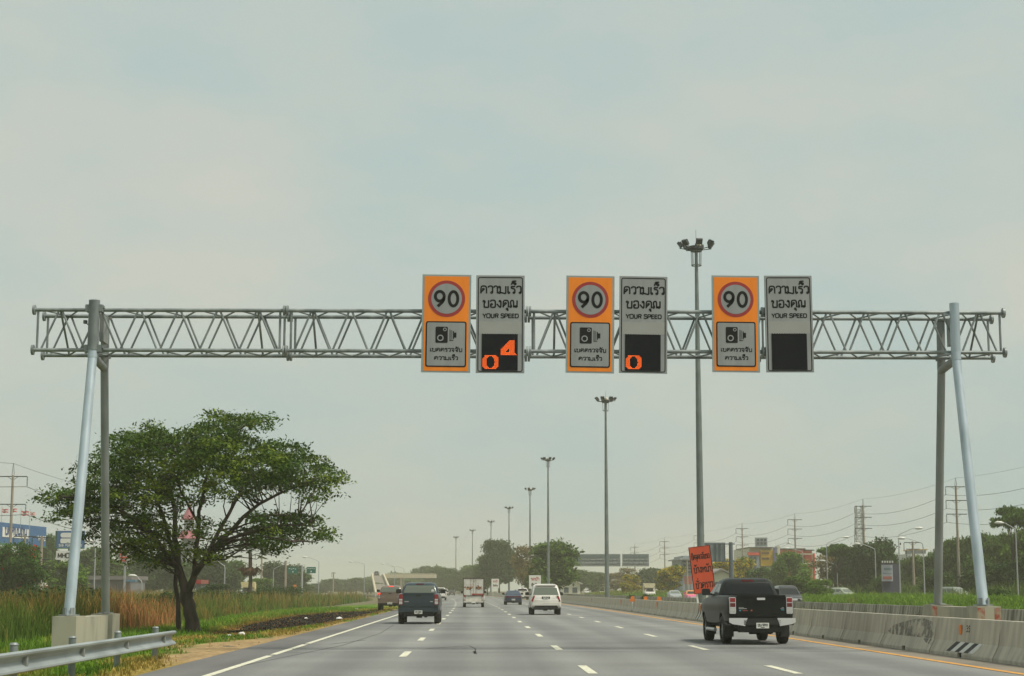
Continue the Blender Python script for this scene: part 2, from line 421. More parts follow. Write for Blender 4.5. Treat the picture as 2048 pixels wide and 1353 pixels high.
def nz_(scale, st, det=4):
    mp = t.nodes.new("ShaderNodeMapping"); mp.inputs['Scale'].default_value = st
    q = t.nodes.new("ShaderNodeTexNoise"); q.inputs['Scale'].default_value = scale; q.inputs['Detail'].default_value = det
    t.links.new(tcn.outputs['Object'], mp.inputs[0]); t.links.new(mp.outputs[0], q.inputs[0]); return q
def rmp(src, p0, c0, p1, c1):
    r = t.nodes.new("ShaderNodeValToRGB")
    r.color_ramp.elements[0].position, r.color_ramp.elements[0].color = p0, (*c0, 1)
    r.color_ramp.elements[1].position, r.color_ramp.elements[1].color = p1, (*c1, 1)
    t.links.new(src.outputs[0], r.inputs[0]); return r
r1 = rmp(nz_(1.0, (.55, .012, 1), 3), .35, (.160, .164, .157), .66, (.216, .219, .210))    # long wheel-track bands
r2 = rmp(nz_(.5, (.25, .5, 1), 4), .3, (.84, .84, .84), .7, (1.1, 1.1, 1.1))               # patches
r3 = rmp(nz_(14, (1, 1, 1), 2), .3, (.88, .88, .88), .7, (1.12, 1.12, 1.12))               # grain
sx = t.nodes.new("ShaderNodeSeparateXYZ"); t.links.new(tcn.outputs['Object'], sx.inputs[0])
m1 = t.nodes.new("ShaderNodeMath"); m1.operation = 'MULTIPLY_ADD'; m1.inputs[1].default_value = 2 * pi / 1.825; m1.inputs[2].default_value = 1.2
t.links.new(sx.outputs[0], m1.inputs[0])
m2 = t.nodes.new("ShaderNodeMath"); m2.operation = 'SINE'; t.links.new(m1.outputs[0], m2.inputs[0])
m3 = t.nodes.new("ShaderNodeMapRange"); m3.inputs[1].default_value = -1; t.links.new(m2.outputs[0], m3.inputs[0])
r4 = rmp(m3, .1, (.885, .885, .89), .9, (1.06, 1.06, 1.055))                                  # paired wheel paths in each lane
r5 = rmp(nz_(.22, (.5, .35, 1), 6), .38, (.86, .865, .87), .62, (1.09, 1.08, 1.07))         # resurfaced and oily areas
s_ = r1
for r in (r2, r3, r4, r5):
    m_ = t.nodes.new("ShaderNodeMix"); m_.data_type = 'RGBA'; m_.blend_type = 'MULTIPLY'; m_.inputs[0].default_value = 1
    t.links.new(s_.outputs[0] if s_ is r1 else s_.outputs[2], m_.inputs[6]); t.links.new(r.outputs[0], m_.inputs[7]); s_ = m_
t.links.new(s_.outputs[2], b.inputs['Base Color'])
SHOULDER = mat('shoulder asphalt', (0.15, 0.15, 0.145), .9, 0, col2=(0.10, 0.10, 0.098), scale=.8, stretch=(1, .15, 1), detail=6)
GRAVELLY = mat('dusty shoulder', (0.24, 0.205, 0.15), .95, 0, col2=(0.16, 0.145, 0.12), scale=1.2, stretch=(1, .3, 1), detail=6)
TAR = mat('tar crack filler', (0.045, 0.045, 0.045), .8)

road = struct(strip('road', -5.75, 9.75, -20, 1100, 0.0, ASPH))
strip('shoulder', -5.78, -4.55, -20, 700, 0.004, SHOULDER, road)
strip('dusty_edge', 9.62, 10.52, -20, 700, 0.004, GRAVELLY, road)
for X, ph, wd in ((2.07, 31.0, .17), (-1.58, 26.6, .17), (5.66, 30.9, .16)):
    strip('lane_dashes', X - wd / 2, X + wd / 2, ph - 12.25, 700, 0.006, WHITEPAINT, road, dash=(3.3, 12.25))
strip('edge_line', -4.63, -4.47, 0, 39.5, 0.008, WHITEPAINT, road); strip('edge_line', -4.63, -4.47, 40.1, 47.6, 0.008, WHITEPAINT, road)
strip('edge_line', -4.63, -4.47, 48.3, 600, 0.008, WHITEPAINT, road)
strip('yellow_line', 9.42, 9.6, 0, 700, 0.008, YELPAINT, road)
ck = MB().use(TAR)
for (pts, w) in ([[(-1.2, 44.2), (-.15, 46.6), (.02, 44.0), (.0, 41)], .035], [[(-.02, 42.4), (.02, 40.6)], .07], [[(-5.6, 41.2), (-2.5, 42.2), (0.2, 41.6), (4.8, 42.4), (9.2, 42.0)], .05],
                 [[(-5.6, 47.6), (-3.9, 47.9), (-3.2, 52)], .05], [[(-4.6, 33), (-4.2, 38), (-3.5, 47), (-3.2, 60), (-3.4, 74)], .03], [[(-4.5, 66), (9, 67)], .05], [[(-4.5, 97), (9, 98)], .06]):
    for (x0, y0), (x1, y1) in zip(pts, pts[1:]):
        d = Vector((x1 - x0, y1 - y0, 0)); nrm = Vector((-d.y, d.x, 0)).normalized() * w / 2
        ck.add([Vector((x0, y0, .0035)) - nrm, Vector((x1, y1, .0035)) - nrm, Vector((x1, y1, .0035)) + nrm, Vector((x0, y0, .0035)) + nrm], [(0, 1, 2, 3)])
ck.build('pavement_crack', road)
opp = struct(strip('opposite_road', 18.5, 31.2, -20, 1100, 0.0, ASPH))
strip('lane_dashes', 22.3, 22.45, 30, 700, 0.006, WHITEPAINT, opp, dash=(3.3, 12.25))
strip('lane_dashes', 26.0, 26.15, 34, 700, 0.006, WHITEPAINT, opp, dash=(3.3, 12.25))
struct(strip('frontage_road', 46.9, 55.2, -20, 900, 0.0, SHOULDER))
struct(strip('side_road', -69.5, -53.0, -20, 900, 0.0, SHOULDER))

# verge beside the left shoulder: bare sand, scorched strip, dry and green turf
def verge_col(X, y):
    n1, n2 = fbm(X * .7, y * .22, 3), fbm(X * 1.9, y * .8, 9)
    green, dry = np.array((.085, .165, .020)), np.array((.25, .19, .05))
    sand, burnt = np.array((.33, .235, .12)), np.array((.022, .019, .017))
    k = np.clip((n1 - .52) * 5 + np.clip((X + 7.6) * .6, 0, .6) - np.clip((-9 - X) * .3, 0, .5), 0, 1)[..., None]
    c = green * (1 - k) + dry * k
    edge = -5.8 - (X)
    ds = np.clip((.18 + .9 * (n1 - .4) + .9 * (n2 - .5) + 1.7 * np.exp(-((y - 47) / 9) ** 2) - (edge)) * 2.2, 0, 1) * np.clip((y - 34) / 4, 0, 1)
    ds = ds[..., None]
    c = c * (1 - ds) + sand * (.7 + .5 * n2[..., None]) * ds
    # scorched patch
    lo = np.interp(y, [60, 66, 74, 86, 110, 121, 128], [-8.4, -9.2, -9.9, -10.8, -11.3, -9.8, -7.2]) + 1.6 * (n1 - .5)
    hi = np.interp(y, [60, 66, 74, 86, 110, 128], [-8.0, -7.6, -7.0, -6.5, -6.45, -6.6]) + 1.2 * (n2 - .5)
    far = np.clip((y - 61) / 4, 0, 1) * np.clip((128 - y) / 5, 0, 1)
    bm = np.clip((X - lo) * 3, 0, 1) * np.clip((hi - X) * 3, 0, 1) * far
    b2 = np.clip((X + 7.9 + .4 * n2) * 4, 0, 1) * np.clip((-7.25 - X) * 4, 0, 1) * np.clip((y - 52) / 3, 0, 1) * np.clip((66 - y) / 3, 0, 1) * np.clip((n2 - .35) * 6, 0, 1)
    bm = np.maximum(bm, b2)
    ring = np.clip((X - lo + .7) * 2, 0, 1) * np.clip((hi + .6 - X) * 2, 0, 1) * np.clip((y - 56) / 5, 0, 1) * np.clip((130 - y) / 6, 0, 1) * (1 - bm)
    rust = np.array((.20, .09, .035))
    c = c * (1 - .7 * ring[..., None]) + rust * .7 * ring[..., None]
    bm = (bm * np.clip((n2 + .62), 0, 1))[..., None]
    c = c * (1 - bm) + burnt * bm
    return c, ds[..., 0], bm[..., 0], ring
gx, gy = np.meshgrid(np.linspace(-14, -5.76, 84), np.concatenate([np.arange(20, 100, .3), np.arange(100, 200, 1.0)]))
ccx = np.array([cx(v) for v in gy[:, 0]])[:, None]
col, _, _, _ = verge_col(gx, gy)
zz = gz(gx) + .006 + .035 * (fbm(gx * 2, gy * 1.2, 5) - .4) * np.clip((-5.9 - gx) * 2, 0, 1) + np.clip((gx + 5.95) * 6, 0, 1) * .045
V = np.stack([gx + ccx, gy, zz], -1).reshape(-1, 3)
nr, nc = gx.shape
ii = np.arange(nr * nc).reshape(nr, nc)
Q = np.stack([ii[:-1, :-1], ii[:-1, 1:], ii[1:, 1:], ii[1:, :-1]], -1).reshape(-1, 4)
VERGE = mat('verge soil', (0.1, 0.1, 0.04), .95, 0, attr=True, var=.3, scale=7, spec=.05)
struct(link('verge', np_mesh('verge', V, Q, col.reshape(-1, 3), VERGE)))
struct(strip('median_ground', 10.53, 17.6, -20, 700, -.006, mat('median soil', (0.20, 0.165, 0.10), .95, 0, col2=(0.10, 0.11, 0.04), scale=.8, detail=6)))

# ------------------------------------------------------------------ sign gantry over the road
XL, XR = -9.28, 11.76
YF, YR = 42.3, 43.3
zT = (at(65, 621.5, YF).z + at(2010, 625, YF).z) / 2
zB = (at(60, 703, YF).z + at(2012, 703, YF).z) / 2
x_start, x_end = at(64, 660, YF).x, at(2011, 660, YF).x
gan = thing('sign_gantry', 'grey steel lattice gantry spanning the whole carriageway on slanted pipe legs', 'gantry', (XL, YF, 0))
off = Vector((-XL, -YF, 0))
def P(x, y, z): return Vector((x, y, z)) + off
for X in (XL, XR):
    tall = X == XL
    zf = .87 if tall else 1.09
    m = MB().use(GALV_BLUE).tube([P(X, 40.6, zf), P(X, 42.1, zB - .22)], [.125, .11], 20)
    m.use(GALV_BLUE).tube([P(X, 42.1, zB - .22), P(X, 42.12, zB - .02)], .118, 20)
    m.use(GALV).tube([P(X, 40.6, zf), P(X, 40.6, zf + .03)], .24, 4)
    for q in range(4): m.box(P(X, 40.6, zf + .1) + Vector((.13 * cos(q * pi / 2 + .8), .13 * sin(q * pi / 2 + .8), 0)), (.02, .1, .16), Matrix.Rotation(q * pi / 2 + .8, 3, 'Z'))
    m.build('front_leg', gan, smooth=40)
    m = MB().use(GALV if tall else GALV_BLUE).tube([P(X, 42.12, zB - .02), P(X, 42.12, 8.43)], .135 if tall else .118, 20)
    if tall:
        for z in (zT + .0, zB + .0):
            m.bb(X - .2 - XL, X + .2 - XL, 42.12 - .06 - YF, 42.12 + .2 - YF, z - .07, z + .1)
            for dx in (-.2, .2): m.box(P(X + dx, 42.2, z + .06), (.05, .16, .06))
        m.use(DARKMETAL).box(P(X - .2, 42.1, zB + .66), (.08, .1, .08)).tube([P(X - .2, 42.1, zB + .66), P(X - .1, 42.1, zB + .56)], .012, 5)
    else:
        for z in (zT, zB): m.tube([P(X - .3, 42.32, z - .02), P(X - .15, 42.24, z - .05), P(X + .15, 42.24, z - .05)], .02, 6)
    m.build('leg_sleeve', gan, smooth=40)
    MB().use(GALV_DARK).tube([P(X, 44.6, zf), P(X, 43.5, zB - .28)], [.105, .1], 16).tube([P(X, 43.5, zB - .28), P(X, 43.42, zT + .03)], .105, 16).tube([P(X, 44.6, zf), P(X, 44.6, zf + .03)], .2, 4).build('rear_leg', gan, smooth=40)
    MB().use(GALV_DARK).tube([P(X, 42.1, zB - .18), P(X, 43.5, zB - .3)], .1, 14).build('leg_brace', gan, smooth=40)
    for z in (zT, zB):
        m = MB().use(GALV_DARK)
        for dx in (-.17, .17): m.tube([P(X + dx, YR + .02, z + .05), P(X + dx, 43.5, z + .0), P(X, 43.6, z - .02)], .018, 6).box(P(X + dx, YR - .06, z - .06), (.06, .05, .07))
        m.build('pipe_clamp', gan)
    MB().use(GALV_DARK).bb(X + .06 - XL, X + .16 - XL, 42.5 - YF, 43.1 - YF, zB + .25, zT - .05).build('junction_panel', gan)
joints = [x_start, at(571, 660, YF).x, at(1057, 660, YF).x, at(1528, 660, YF).x, x_end]
for a, b_ in zip(joints, joints[1:]):
    a2, b2 = a + .045, b_ - .045
    m = MB().use(GALV)
    for y in (YF, YR):
        for z in (zT, zB):
            m.tube([P(a2, y, z), P(b2, y, z)], .047, 10)
            for e, s in ((a2, -1), (b2, 1)): m.tube([P(e - .02 * s - .0 * s, y, z), P(e + .035 * s, y, z)], .125, 14)
    seg = m.build('truss_segment', gan, smooth=40)
    m = MB().use(GALV)
    L = b2 - a2 - .3; nb = 6; p = L / nb; x0 = a2 + .15
    for y in (YF, YR):
        for k in range(nb):
            xb, xt, xb2 = x0 + k * p, x0 + (k + .5) * p, x0 + (k + 1) * p
            m.tube([P(xb + .03, y, zB), P(xt - .03, y, zT)], .026, 6); m.tube([P(xt + .03, y, zT), P(xb2 - .03, y, zB)], .026, 6)
        for x in (x0 - .06, x0 + L + .06): m.tube([P(x, y, zB), P(x, y, zT)], .03, 6)
    for z in (zT, zB):
        for k in range(nb):
            xb, xt, xb2 = x0 + k * p, x0 + (k + .5) * p, x0 + (k + 1) * p
            m.tube([P(xb + .03, YF, z), P(xt, YR, z)], .021, 6); m.tube([P(xt, YR, z), P(xb2 - .03, YF, z)], .021, 6)
    for x in (x0 + .5 * p, x0 + (nb - .5) * p): m.tube([P(x, YF, zT), P(x + .02, YR, zB)], .028, 6)
    m.build('lattice', seg, smooth=40)

# concrete footings of the gantry
REDBAND = mat('faded red paint', (0.30, 0.075, 0.045), .9, 0, col2=(0.34, 0.29, 0.21), scale=7, lo=.42, hi=.62)
for X, ztop, zbot, lab in ((XL, .86, -.6, 'bare concrete twin footing under the gantry legs in the grass'), (XR, 1.08, -.1, 'concrete twin footing with red painted ends between the two barriers')):
    left = X == XL
    fo = thing('gantry_footing', lab, 'footing', (X, 42.5, zbot), group='footings of the sign gantry')
    for yc in (40.6, 44.6):
        bl = MB().use(CONC_F).bb(-.27, .27, yc - 42.5 - .45, yc - 42.5 + .45, 0, ztop - zbot).build('footing_block', fo)
        if not left:
            m = MB().use(REDBAND)
            for x0, x1 in ((-.268, -.1), (.12, .268)): m.bb(x0, x1, yc - 42.5 - .454, yc - 42.5 - .449, .45, ztop - zbot - .03)
            m.build('red_band', bl)
    MB().use(CONC_F).bb(-.2, .2, -1.45, 1.45, (.45 if left else .3), ztop - zbot - .03).build('tie_beam', fo)

# ------------------------------------------------------------------ the six signs on the gantry
YS_ = YF - .14
def sign_frame(c):
    (a, b_, d, e) = [at(px, py, YS_ - .03) for px, py in c]        # TL TR BR BL
    ctr = (a + b_ + d + e) / 4
    W = ((b_ - a).length + (d - e).length) / 2; Hh = ((a - e).length + (b_ - d).length) / 2
    lean = math.atan2(((a + b_) / 2 - (d + e) / 2).x, Hh)
    return ctr, W, Hh, lean
def sign_base(name, label, c, group):
    ctr, W, Hh, lean = sign_frame(c)
    r = thing(name, label, 'road sign', (ctr.x, YS_, ctr.z), group=group)
    r.rotation_euler.y = lean
    MB().use(ALU).bb(-W / 2, W / 2, -.045, .0, -Hh / 2, Hh / 2).build('panel', r)
    m = MB().use(GALV)
    zc = ctr.z
    for x in (-W * .33, W * .33):
        m.bb(x - .03, x + .03, .002, .05, -Hh / 2 + .1, Hh / 2 - .1)
        for z in (zT - zc, zB - zc): m.tube([(x, .05, z + .09), (x, .17, z + .09)], .014, 6).tube([(x, .05, z - .09), (x, .17, z - .09)], .014, 6)
    for z in (zT - zc + .09, zB - zc - .09, 0.0): m.bb(-W * .45, W * .45, .052, .075, z - .025, z + .025)
    m.build('mounting_bracket', r)
    return r, W, Hh
NINE = [(.60, .66), (.55, .44), (.28, .0)]
def camera_sign(c, label):
    r, W, Hh = sign_base('speed_limit_sign', label, c, 'orange speed limit and camera signs on the gantry')
    X = lambda u: (u - .5) * W
    Z = lambda v: (.5 - v) * Hh
    MB().use(ORANGE).prism(rect(X(.045), X(.955), Z(.985), Z(.018)), -.049, -.0452).build('orange_field', r)
    cz = Z(.248)
    MB().use(RED_RING).prism(circ(0, cz, .378 * W, 56), -.053, -.0495).build('red_ring', r)
    disc = MB().use(SILVER).prism(circ(0, cz, .312 * W, 56), -.057, -.0535).build('white_disc', r)
    k = .155 * W; m = MB().use(INK); h = .36 * W; w = .062 * W
    z0 = cz - h / 2 + w / 2; hh = h - w
    m.ribbon([(.14 * W + .088 * W * cos(q), cz + hh / 2 * sin(q) * (1 if True else 0)) for q in [2 * pi * i / 32 for i in range(32)]], w, -.0605, closed=True)
    m.ribbon([(-.14 * W + .09 * W * cos(q), cz + hh / 2 - .1 * W + .1 * W * sin(q)) for q in [2 * pi * i / 28 for i in range(28)]], w, -.0605, closed=True)
    m.ribbon([(-.052 * W, cz + hh / 2 - .12 * W), (-.058 * W, cz + hh / 2 - .17 * W), (-.085 * W, cz + hh / 2 - .22 * W), (-.18 * W, cz - hh / 2 - .012 * W)], w, -.0605)
    m.build('numerals', disc)
    pl = MB().use(BLACK).prism(rrect(X(.085), X(.915), Z(.945), Z(.480), .045 * W), -.053, -.0495).build('lower_panel', r)
    MB().use(SILVER).prism(rrect(X(.112), X(.888), Z(.932), Z(.493), .03 * W), -.057, -.0535).build('panel_face', pl)
    m = MB().use(INK)
    m.prism(rrect(X(.285), X(.535), Z(.700), Z(.535), .025 * W), -.0605, -.0575)
    m.bb(X(.57), X(.578), -.0605, -.0575, Z(.672), Z(.562)); m.bb(X(.592), X(.600), -.0605, -.0575, Z(.672), Z(.566)); m.bb(X(.614), X(.622), -.0605, -.0575, Z(.665), Z(.57))
    m.bb(X(.57), X(.65), -.0605, -.0575, Z(.678), Z(.671)); m.bb(X(.64), X(.66), -.0605, -.0575, Z(.66), Z(.58)); m.bb(X(.66), X(.71), -.0605, -.0575, Z(.645), Z(.594))
    m.use(SILVER).ribbon(circ(X(.475), Z(.563), .029 * W, 20), .014 * W, -.0635, closed=True).ribbon(circ(X(.385), Z(.650), .055 * W, 24), .022 * W, -.0635, closed=True)
    m.build('camera_symbol', pl)
    letter(MB(), 'เขตตรวจจับ', X(.175), X(.83), Z(.788), .034 * Hh, .0165 * W, -.0605, INK).build('lettering', pl)
    letter(MB(), 'ความเร็ว', X(.26), X(.745), Z(.872), .032 * Hh, .0165 * W, -.0605, INK).build('lettering', pl)
    return r
def dots(poly, hole, p, u0, v0):
    def inside(x, y, P_):
        r_ = False; j = len(P_) - 1
        for i in range(len(P_)):
            (xi, yi), (xj, yj) = P_[i], P_[j]
            if (yi > y) != (yj > y) and x < (xj - xi) * (y - yi) / (yj - yi) + xi: r_ = not r_
            j = i
        return r_
    out = []
    for i in range(48):
        for j in range(70):
            x, y = u0 + i * p, v0 + j * p
            if inside(x, y, poly) and not inside(x, y, hole): out.append((x, y))
    return out
def speed_display(c, label, digits):
    r, W, Hh = sign_base('speed_display_sign', label, c, 'your speed display signs on the gantry')
    X = lambda u: (u - .5) * W
    Z = lambda v: (.5 - v) * Hh
    pl = MB().use(SILVER).prism(rect(X(.004), X(.996), Z(.997), Z(.003)), -.049, -.0452).build('silver_face', r)
    MB().use(BLACK).ribbon(rrect(X(.045), X(.955), Z(.985), Z(.022), .04 * W), .019 * W, -.0525, closed=True).build('border', r)
    MB().use(SILVER_PATCH).prism(rect(X(.058), X(.942), Z(.603), Z(.475)), -.0525, -.0495).build('patch_sheet', r)
    letter(MB(), 'ความเร็ว', X(.075), X(.928), Z(.187), .076 * Hh, .031 * W, -.0525, INK).build('lettering', r)
    letter(MB(), 'ของคุณ', X(.135), X(.865), Z(.330), .073 * Hh, .031 * W, -.0525, INK).build('lettering', r)
    letter(MB(), 'YOUR SPEED', X(.135), X(.875), Z(.437), .041 * Hh, .021 * W, -.0525, INK).build('lettering', r)
    d = MB().use(LED_OFF).prism(rect(X(.122), X(.862), Z(.977), Z(.604)), -.06, -.0495)
    for k in range(14): d.bb(X(.13 + .052 * k), X(.13 + .052 * k) + .02, -.0605, -.06, Z(.607), Z(.600))
    d = d.build('led_screen', r)
    cv = lambda P_: [((x - 690) / 600, (y - 66) / 1209 * 2.015) for x, y in P_]
    p = 13.2 / 600
    zero = (cv([(772, 1100), (813, 1054), (932, 1054), (974, 1100), (974, 1190), (932, 1234), (813, 1234), (772, 1190)]), cv([(872 + 52 * cos(q), 1143 + 74 * sin(q)) for q in [2 * pi * i / 20 for i in range(20)]]))
    four = (cv([(993, 985), (1108, 874), (1174, 874), (1174, 1037), (1192, 1054), (993, 1054)]), cv([(1048, 1024), (1108, 960), (1108, 1024)]))
    for nm, on in (('0', zero), ('4', four)):
        if nm not in digits: continue
        m = MB().use(LED_ON)
        for x, y in dots(on[0], on[1], p, .125, .98 * (1210 / 1209)):
            m.prism(circ(X(x), Z(y / 2.015), p * W * .34, 6), -.064, -.0605)
        m.build('lit_digit', d)
    return r
camera_sign([(845, 549), (943, 551), (940, 746), (842, 745)], 'orange 90 speed camera sign mounted beside the display reading 0 and 4')
speed_display([(953, 551), (1049, 552), (1049, 747), (951, 746)], 'grey your speed display lit with two orange digits 0 and 4', '04')
camera_sign([(1133, 552), (1229, 553), (1228, 747), (1131, 746)], 'orange 90 speed camera sign beside the display with a single lit 0, middle of three')
speed_display([(1239, 553), (1335, 554), (1334, 747), (1238, 747)], 'grey your speed display lit with one orange digit 0 only', '0')
camera_sign([(1423, 552), (1518, 552), (1520, 745), (1425, 745)], 'orange 90 speed camera sign next to the blank display, its corner near the mast')
speed_display([(1529, 552), (1622, 552), (1629, 745), (1532, 745)], 'grey your speed display with a blank dark screen', '')

# ------------------------------------------------------------------ guardrail on the left verge
def rail_pt(y): return -7.02 - .0 * (y - 39)
gr_end = at(345, 1276, 39.2)
gr = thing('guardrail', 'galvanised steel crash barrier on posts at the left verge', 'guardrail', (gr_end.x, 39.2, -.05))
y_posts = [38.0, 34.0, 30.2, 26.4, 22.6, 18.8]
dirn = Vector((0.0, -1, 0))
# outline of the W-beam seen end-on (x towards the road, z)
prof = [(.02, .158), (.06, .155), (.085, .135), (.08, .105), (.045, .075), (.0, .055), (-.015, 0), (.0, -.055), (.045, -.075), (.08, -.105), (.085, -.135), (.06, -.155), (.02, -.158)]
zr = at(345, 1276, 39.2).z + .05
m = MB().use(mat('dull rail zinc', (0.34, 0.385, 0.385), .55, .25, col2=(0.24, 0.275, 0.275), scale=1.4, stretch=(1, .5, 2))); vs = []; fs = []
ylist = [39.2 - k * .5 for k in range(55)]
for y in ylist:
    for (a, z) in prof: vs.append((a, y - 39.2, z + zr))
    for (a, z) in reversed(prof): vs.append((a - .012, y - 39.2, z + zr))
n2 = len(prof) * 2
for j in range(len(ylist) - 1):
    for k in range(n2): fs.append((j * n2 + k, j * n2 + (k + 1) % n2, (j + 1) * n2 + (k + 1) % n2, (j + 1) * n2 + k))
fs.append(tuple(range(n2)))
m.add(vs, fs).build('rail_beam', gr, smooth=30)
for y in y_posts:
    p = MB().use(GALV).tube([(-.16, y - 39.2, -.45), (-.16, y - 39.2, zr + .24)], .065, 14).tube([(-.16, y - 39.2, zr + .24), (-.16, y - 39.2, zr + .27)], [.075, .05], 14).build('post', gr, smooth=40)
    MB().use(GALV_DARK).bb(-.1, .0, y - .08 - 39.2, y + .08 - 39.2, zr - .13, zr + .13).bb(-.005, .05, y - .055 - 39.2, y + .055 - 39.2, zr - .07, zr + .075).build('spacer_block', p)

# ------------------------------------------------------------------ concrete barriers, every cast segment a thing
SEGL = 4.94
def barrier_mesh(name, m_):
    h = [(.30, 0), (.30, .08), (.17, .34), (.095, .82), (.085, .84)]
    poly = [(-x, z) for x, z in h] + [(x, z) for x, z in reversed(h)]
    poly = poly[::-1]
    m = MB().use(m_)
    # two halves with a drain opening left between them at the foot
    low = [(-.30, 0), (.30, 0), (.30, .08), (.285, .11), (-.285, .11), (-.30, .08)]
    for y0, y1 in ((-SEGL / 2, -.17), (.17, SEGL / 2)): m.prism(low, y0, y1)
    up = [(-.285, .11), (.285, .11), (.17, .34), (.095, .82), (.085, .84), (-.085, .84), (-.095, .82), (-.17, .34)]
    m.prism(up, -SEGL / 2, SEGL / 2)
    return m.mesh(name)
B1 = barrier_mesh('concrete_barrier', CONC)
B2 = barrier_mesh('concrete_barrier_stained', CONC_OLD)
DRAIN_SHADE = MB().use(TRIM).bb(-.24, .24, -.168, .168, .002, .1).mesh('drain_shadow')  # solid dark block set in the drain gap to stand in for its shade
ORMARK = mat('orange marker', (0.75, 0.20, 0.02), .5)
WHITE_ST = mat('white stripe paint', (0.62, 0.62, 0.58), .8, 0, col2=(0.3, 0.3, 0.28), scale=5, lo=.3, hi=.45)
BLACK_ST = mat('black stripe paint', (0.03, 0.032, 0.032), .8, 0, col2=(0.12, 0.12, 0.11), scale=5, lo=.3, hi=.4)
SCUFF = mat('dark scuffed concrete', (0.24, 0.23, 0.20), .95, 0, var=.35, scale=12)
_t = SCUFF.node_tree
_tc = _t.nodes.new("ShaderNodeTexCoord"); _n = _t.nodes.new("ShaderNodeTexNoise"); _n.inputs['Scale'].default_value = 4.5; _n.inputs['Detail'].default_value = 7
_r = _t.nodes.new("ShaderNodeValToRGB"); _r.color_ramp.elements[0].position, _r.color_ramp.elements[1].position = .42, .80
_m = _t.nodes.new("ShaderNodeMixShader"); _tr = _t.nodes.new("ShaderNodeBsdfTransparent")
_t.links.new(_tc.outputs['Object'], _n.inputs[0]); _t.links.new(_n.outputs[0], _r.inputs[0]); _t.links.new(_r.outputs[0], _m.inputs[0])
_t.links.new(_tr.outputs[0], _m.inputs[1]); _t.links.new(_t.nodes['Principled BSDF'].outputs[0], _m.inputs[2]); _t.links.new(_m.outputs[0], _t.nodes['Material Output'].inputs[0])
def face(y, z):
    """point on the road-side face of a barrier (local), 3 mm proud"""
    pts = [(0, .30), (.08, .30), (.11, .285), (.34, .17), (.82, .095), (.84, .085)]
    for (z0, x0), (z1, x1) in zip(pts, pts[1:]):
        if z <= z1: return Vector((-(x0 + (x1 - x0) * (z - z0) / (z1 - z0)) - .004, y, z))
    return Vector((-.09, y, z))
def patch(mb, quad):
    vs = [face(*q) for q in quad]; out = Vector((-.004, 0, 0))
    mb.add(vs + [v + Vector((.003, 0, 0)) for v in vs], [tuple(range(len(vs))), tuple(reversed(range(len(vs), 2 * len(vs))))] + [(i, i + len(vs), (i + 1) % len(vs) + len(vs), (i + 1) % len(vs)) for i in range(len(vs))])
X1, X2 = 10.82, 18.0
def marker(o, y, z=.62, s=.11):
    MB().use(ORMARK).box(face(y, z) + Vector((-.02, 0, 0)), (.03, s, s * 1.35)).build('orange_reflector', o)
row1 = 'near concrete median barrier segments beside the orange line'
k = 0
y = 18.3
while y < 690:
    lab = 'plain pale concrete barrier segment in the near row along the orange line'
    grp = row1
    sp = None
    if abs(y - 38.3) < .6: lab, sp = 'concrete barrier segment with black and white stripes, number and square orange reflector', 'num'
    elif abs(y - 43.3) < .6: lab, sp = 'concrete barrier segment smeared with dark tyre scrapes beside the numbered one', 'scuff'
    elif abs(y - 83.3) < 1.2: lab, sp = 'concrete barrier segment striped from top to foot beneath the orange board', 'band'
    elif k in (17, 22, 28): lab, sp = 'pale concrete barrier segment with orange reflector, nearest beyond the striped one' if k == 17 else ('pale concrete barrier segment with small orange reflector near the second mast' if k == 22 else 'pale concrete barrier segment with small orange reflector just past the white wagon'), 'mark'
    o = link('concrete_barrier', B1, None, (X1 + cx(y), y, -.01), heading(y))
    tag(o, lab, 'barrier', grp)
    if y < 130: link('drain_shade_block', DRAIN_SHADE, o)
    if sp == 'num':
        marker(o, .35, .60, .15)
        m = MB()
        for i, (c_, y0) in enumerate(((BLACK_ST, .62), (WHITE_ST, .27), (BLACK_ST, -.08), (WHITE_ST, -.43), (BLACK_ST, -.78), (WHITE_ST, -1.13))):
            m.use(c_); patch(m, [(y0, .335), (y0 - .35, .335), (y0 + .15, .12), (y0 + .5, .12)])
        m.build('painted_stripe', o)
        m = MB().use(INK)
        for gi, g in enumerate('35'):
            for st in G[g][1]:
                pts = chaikin(st) if len(st) > 2 else st
                for a, b_ in zip(pts, pts[1:]):
                    ya, yb = -.02 - gi * .17 - a[0] * .2, -.02 - gi * .17 - b_[0] * .2
                    za, zb = .56 + a[1] * .13, .56 + b_[1] * .13
                    patch(m, [(ya - .012, za - .01), (yb - .012, zb - .01), (yb + .012, zb + .01), (ya + .012, za + .01)])
        m.build('lettering', o)
    if sp == 'scuff':
        m = MB().use(SCUFF)
        patch(m, [(2.2, .42), (1.6, .58), (.8, .66), (-.4, .76), (-1.4, .79), (-2.2, .72), (-2.4, .45), (-2.2, .345), (-1.2, .345), (0, .345), (1.6, .345)])
        patch(m, [(-1.4, .335), (-2.3, .335), (-2.45, .2), (-1.9, .24)])
        m.build('scrape_mark', o)
    if sp == 'band':
        m = MB()
        for c_, y0 in ((BLACK_ST, .9), (WHITE_ST, .62), (BLACK_ST, .0), (WHITE_ST, -.28)):
            m.use(c_); patch(m, [(y0, .82), (y0 - .3, .82), (y0 - .3, .34), (y0, .34)]); patch(m, [(y0, .335), (y0 - .3, .335), (y0 - .2, .1), (y0 + .1, .1)])
        m.build('painted_stripe', o); marker(o, .3, .6, .26)
    if sp == 'mark': marker(o, 0, .62, .22)
    y += 5; k += 1
y = 36.0
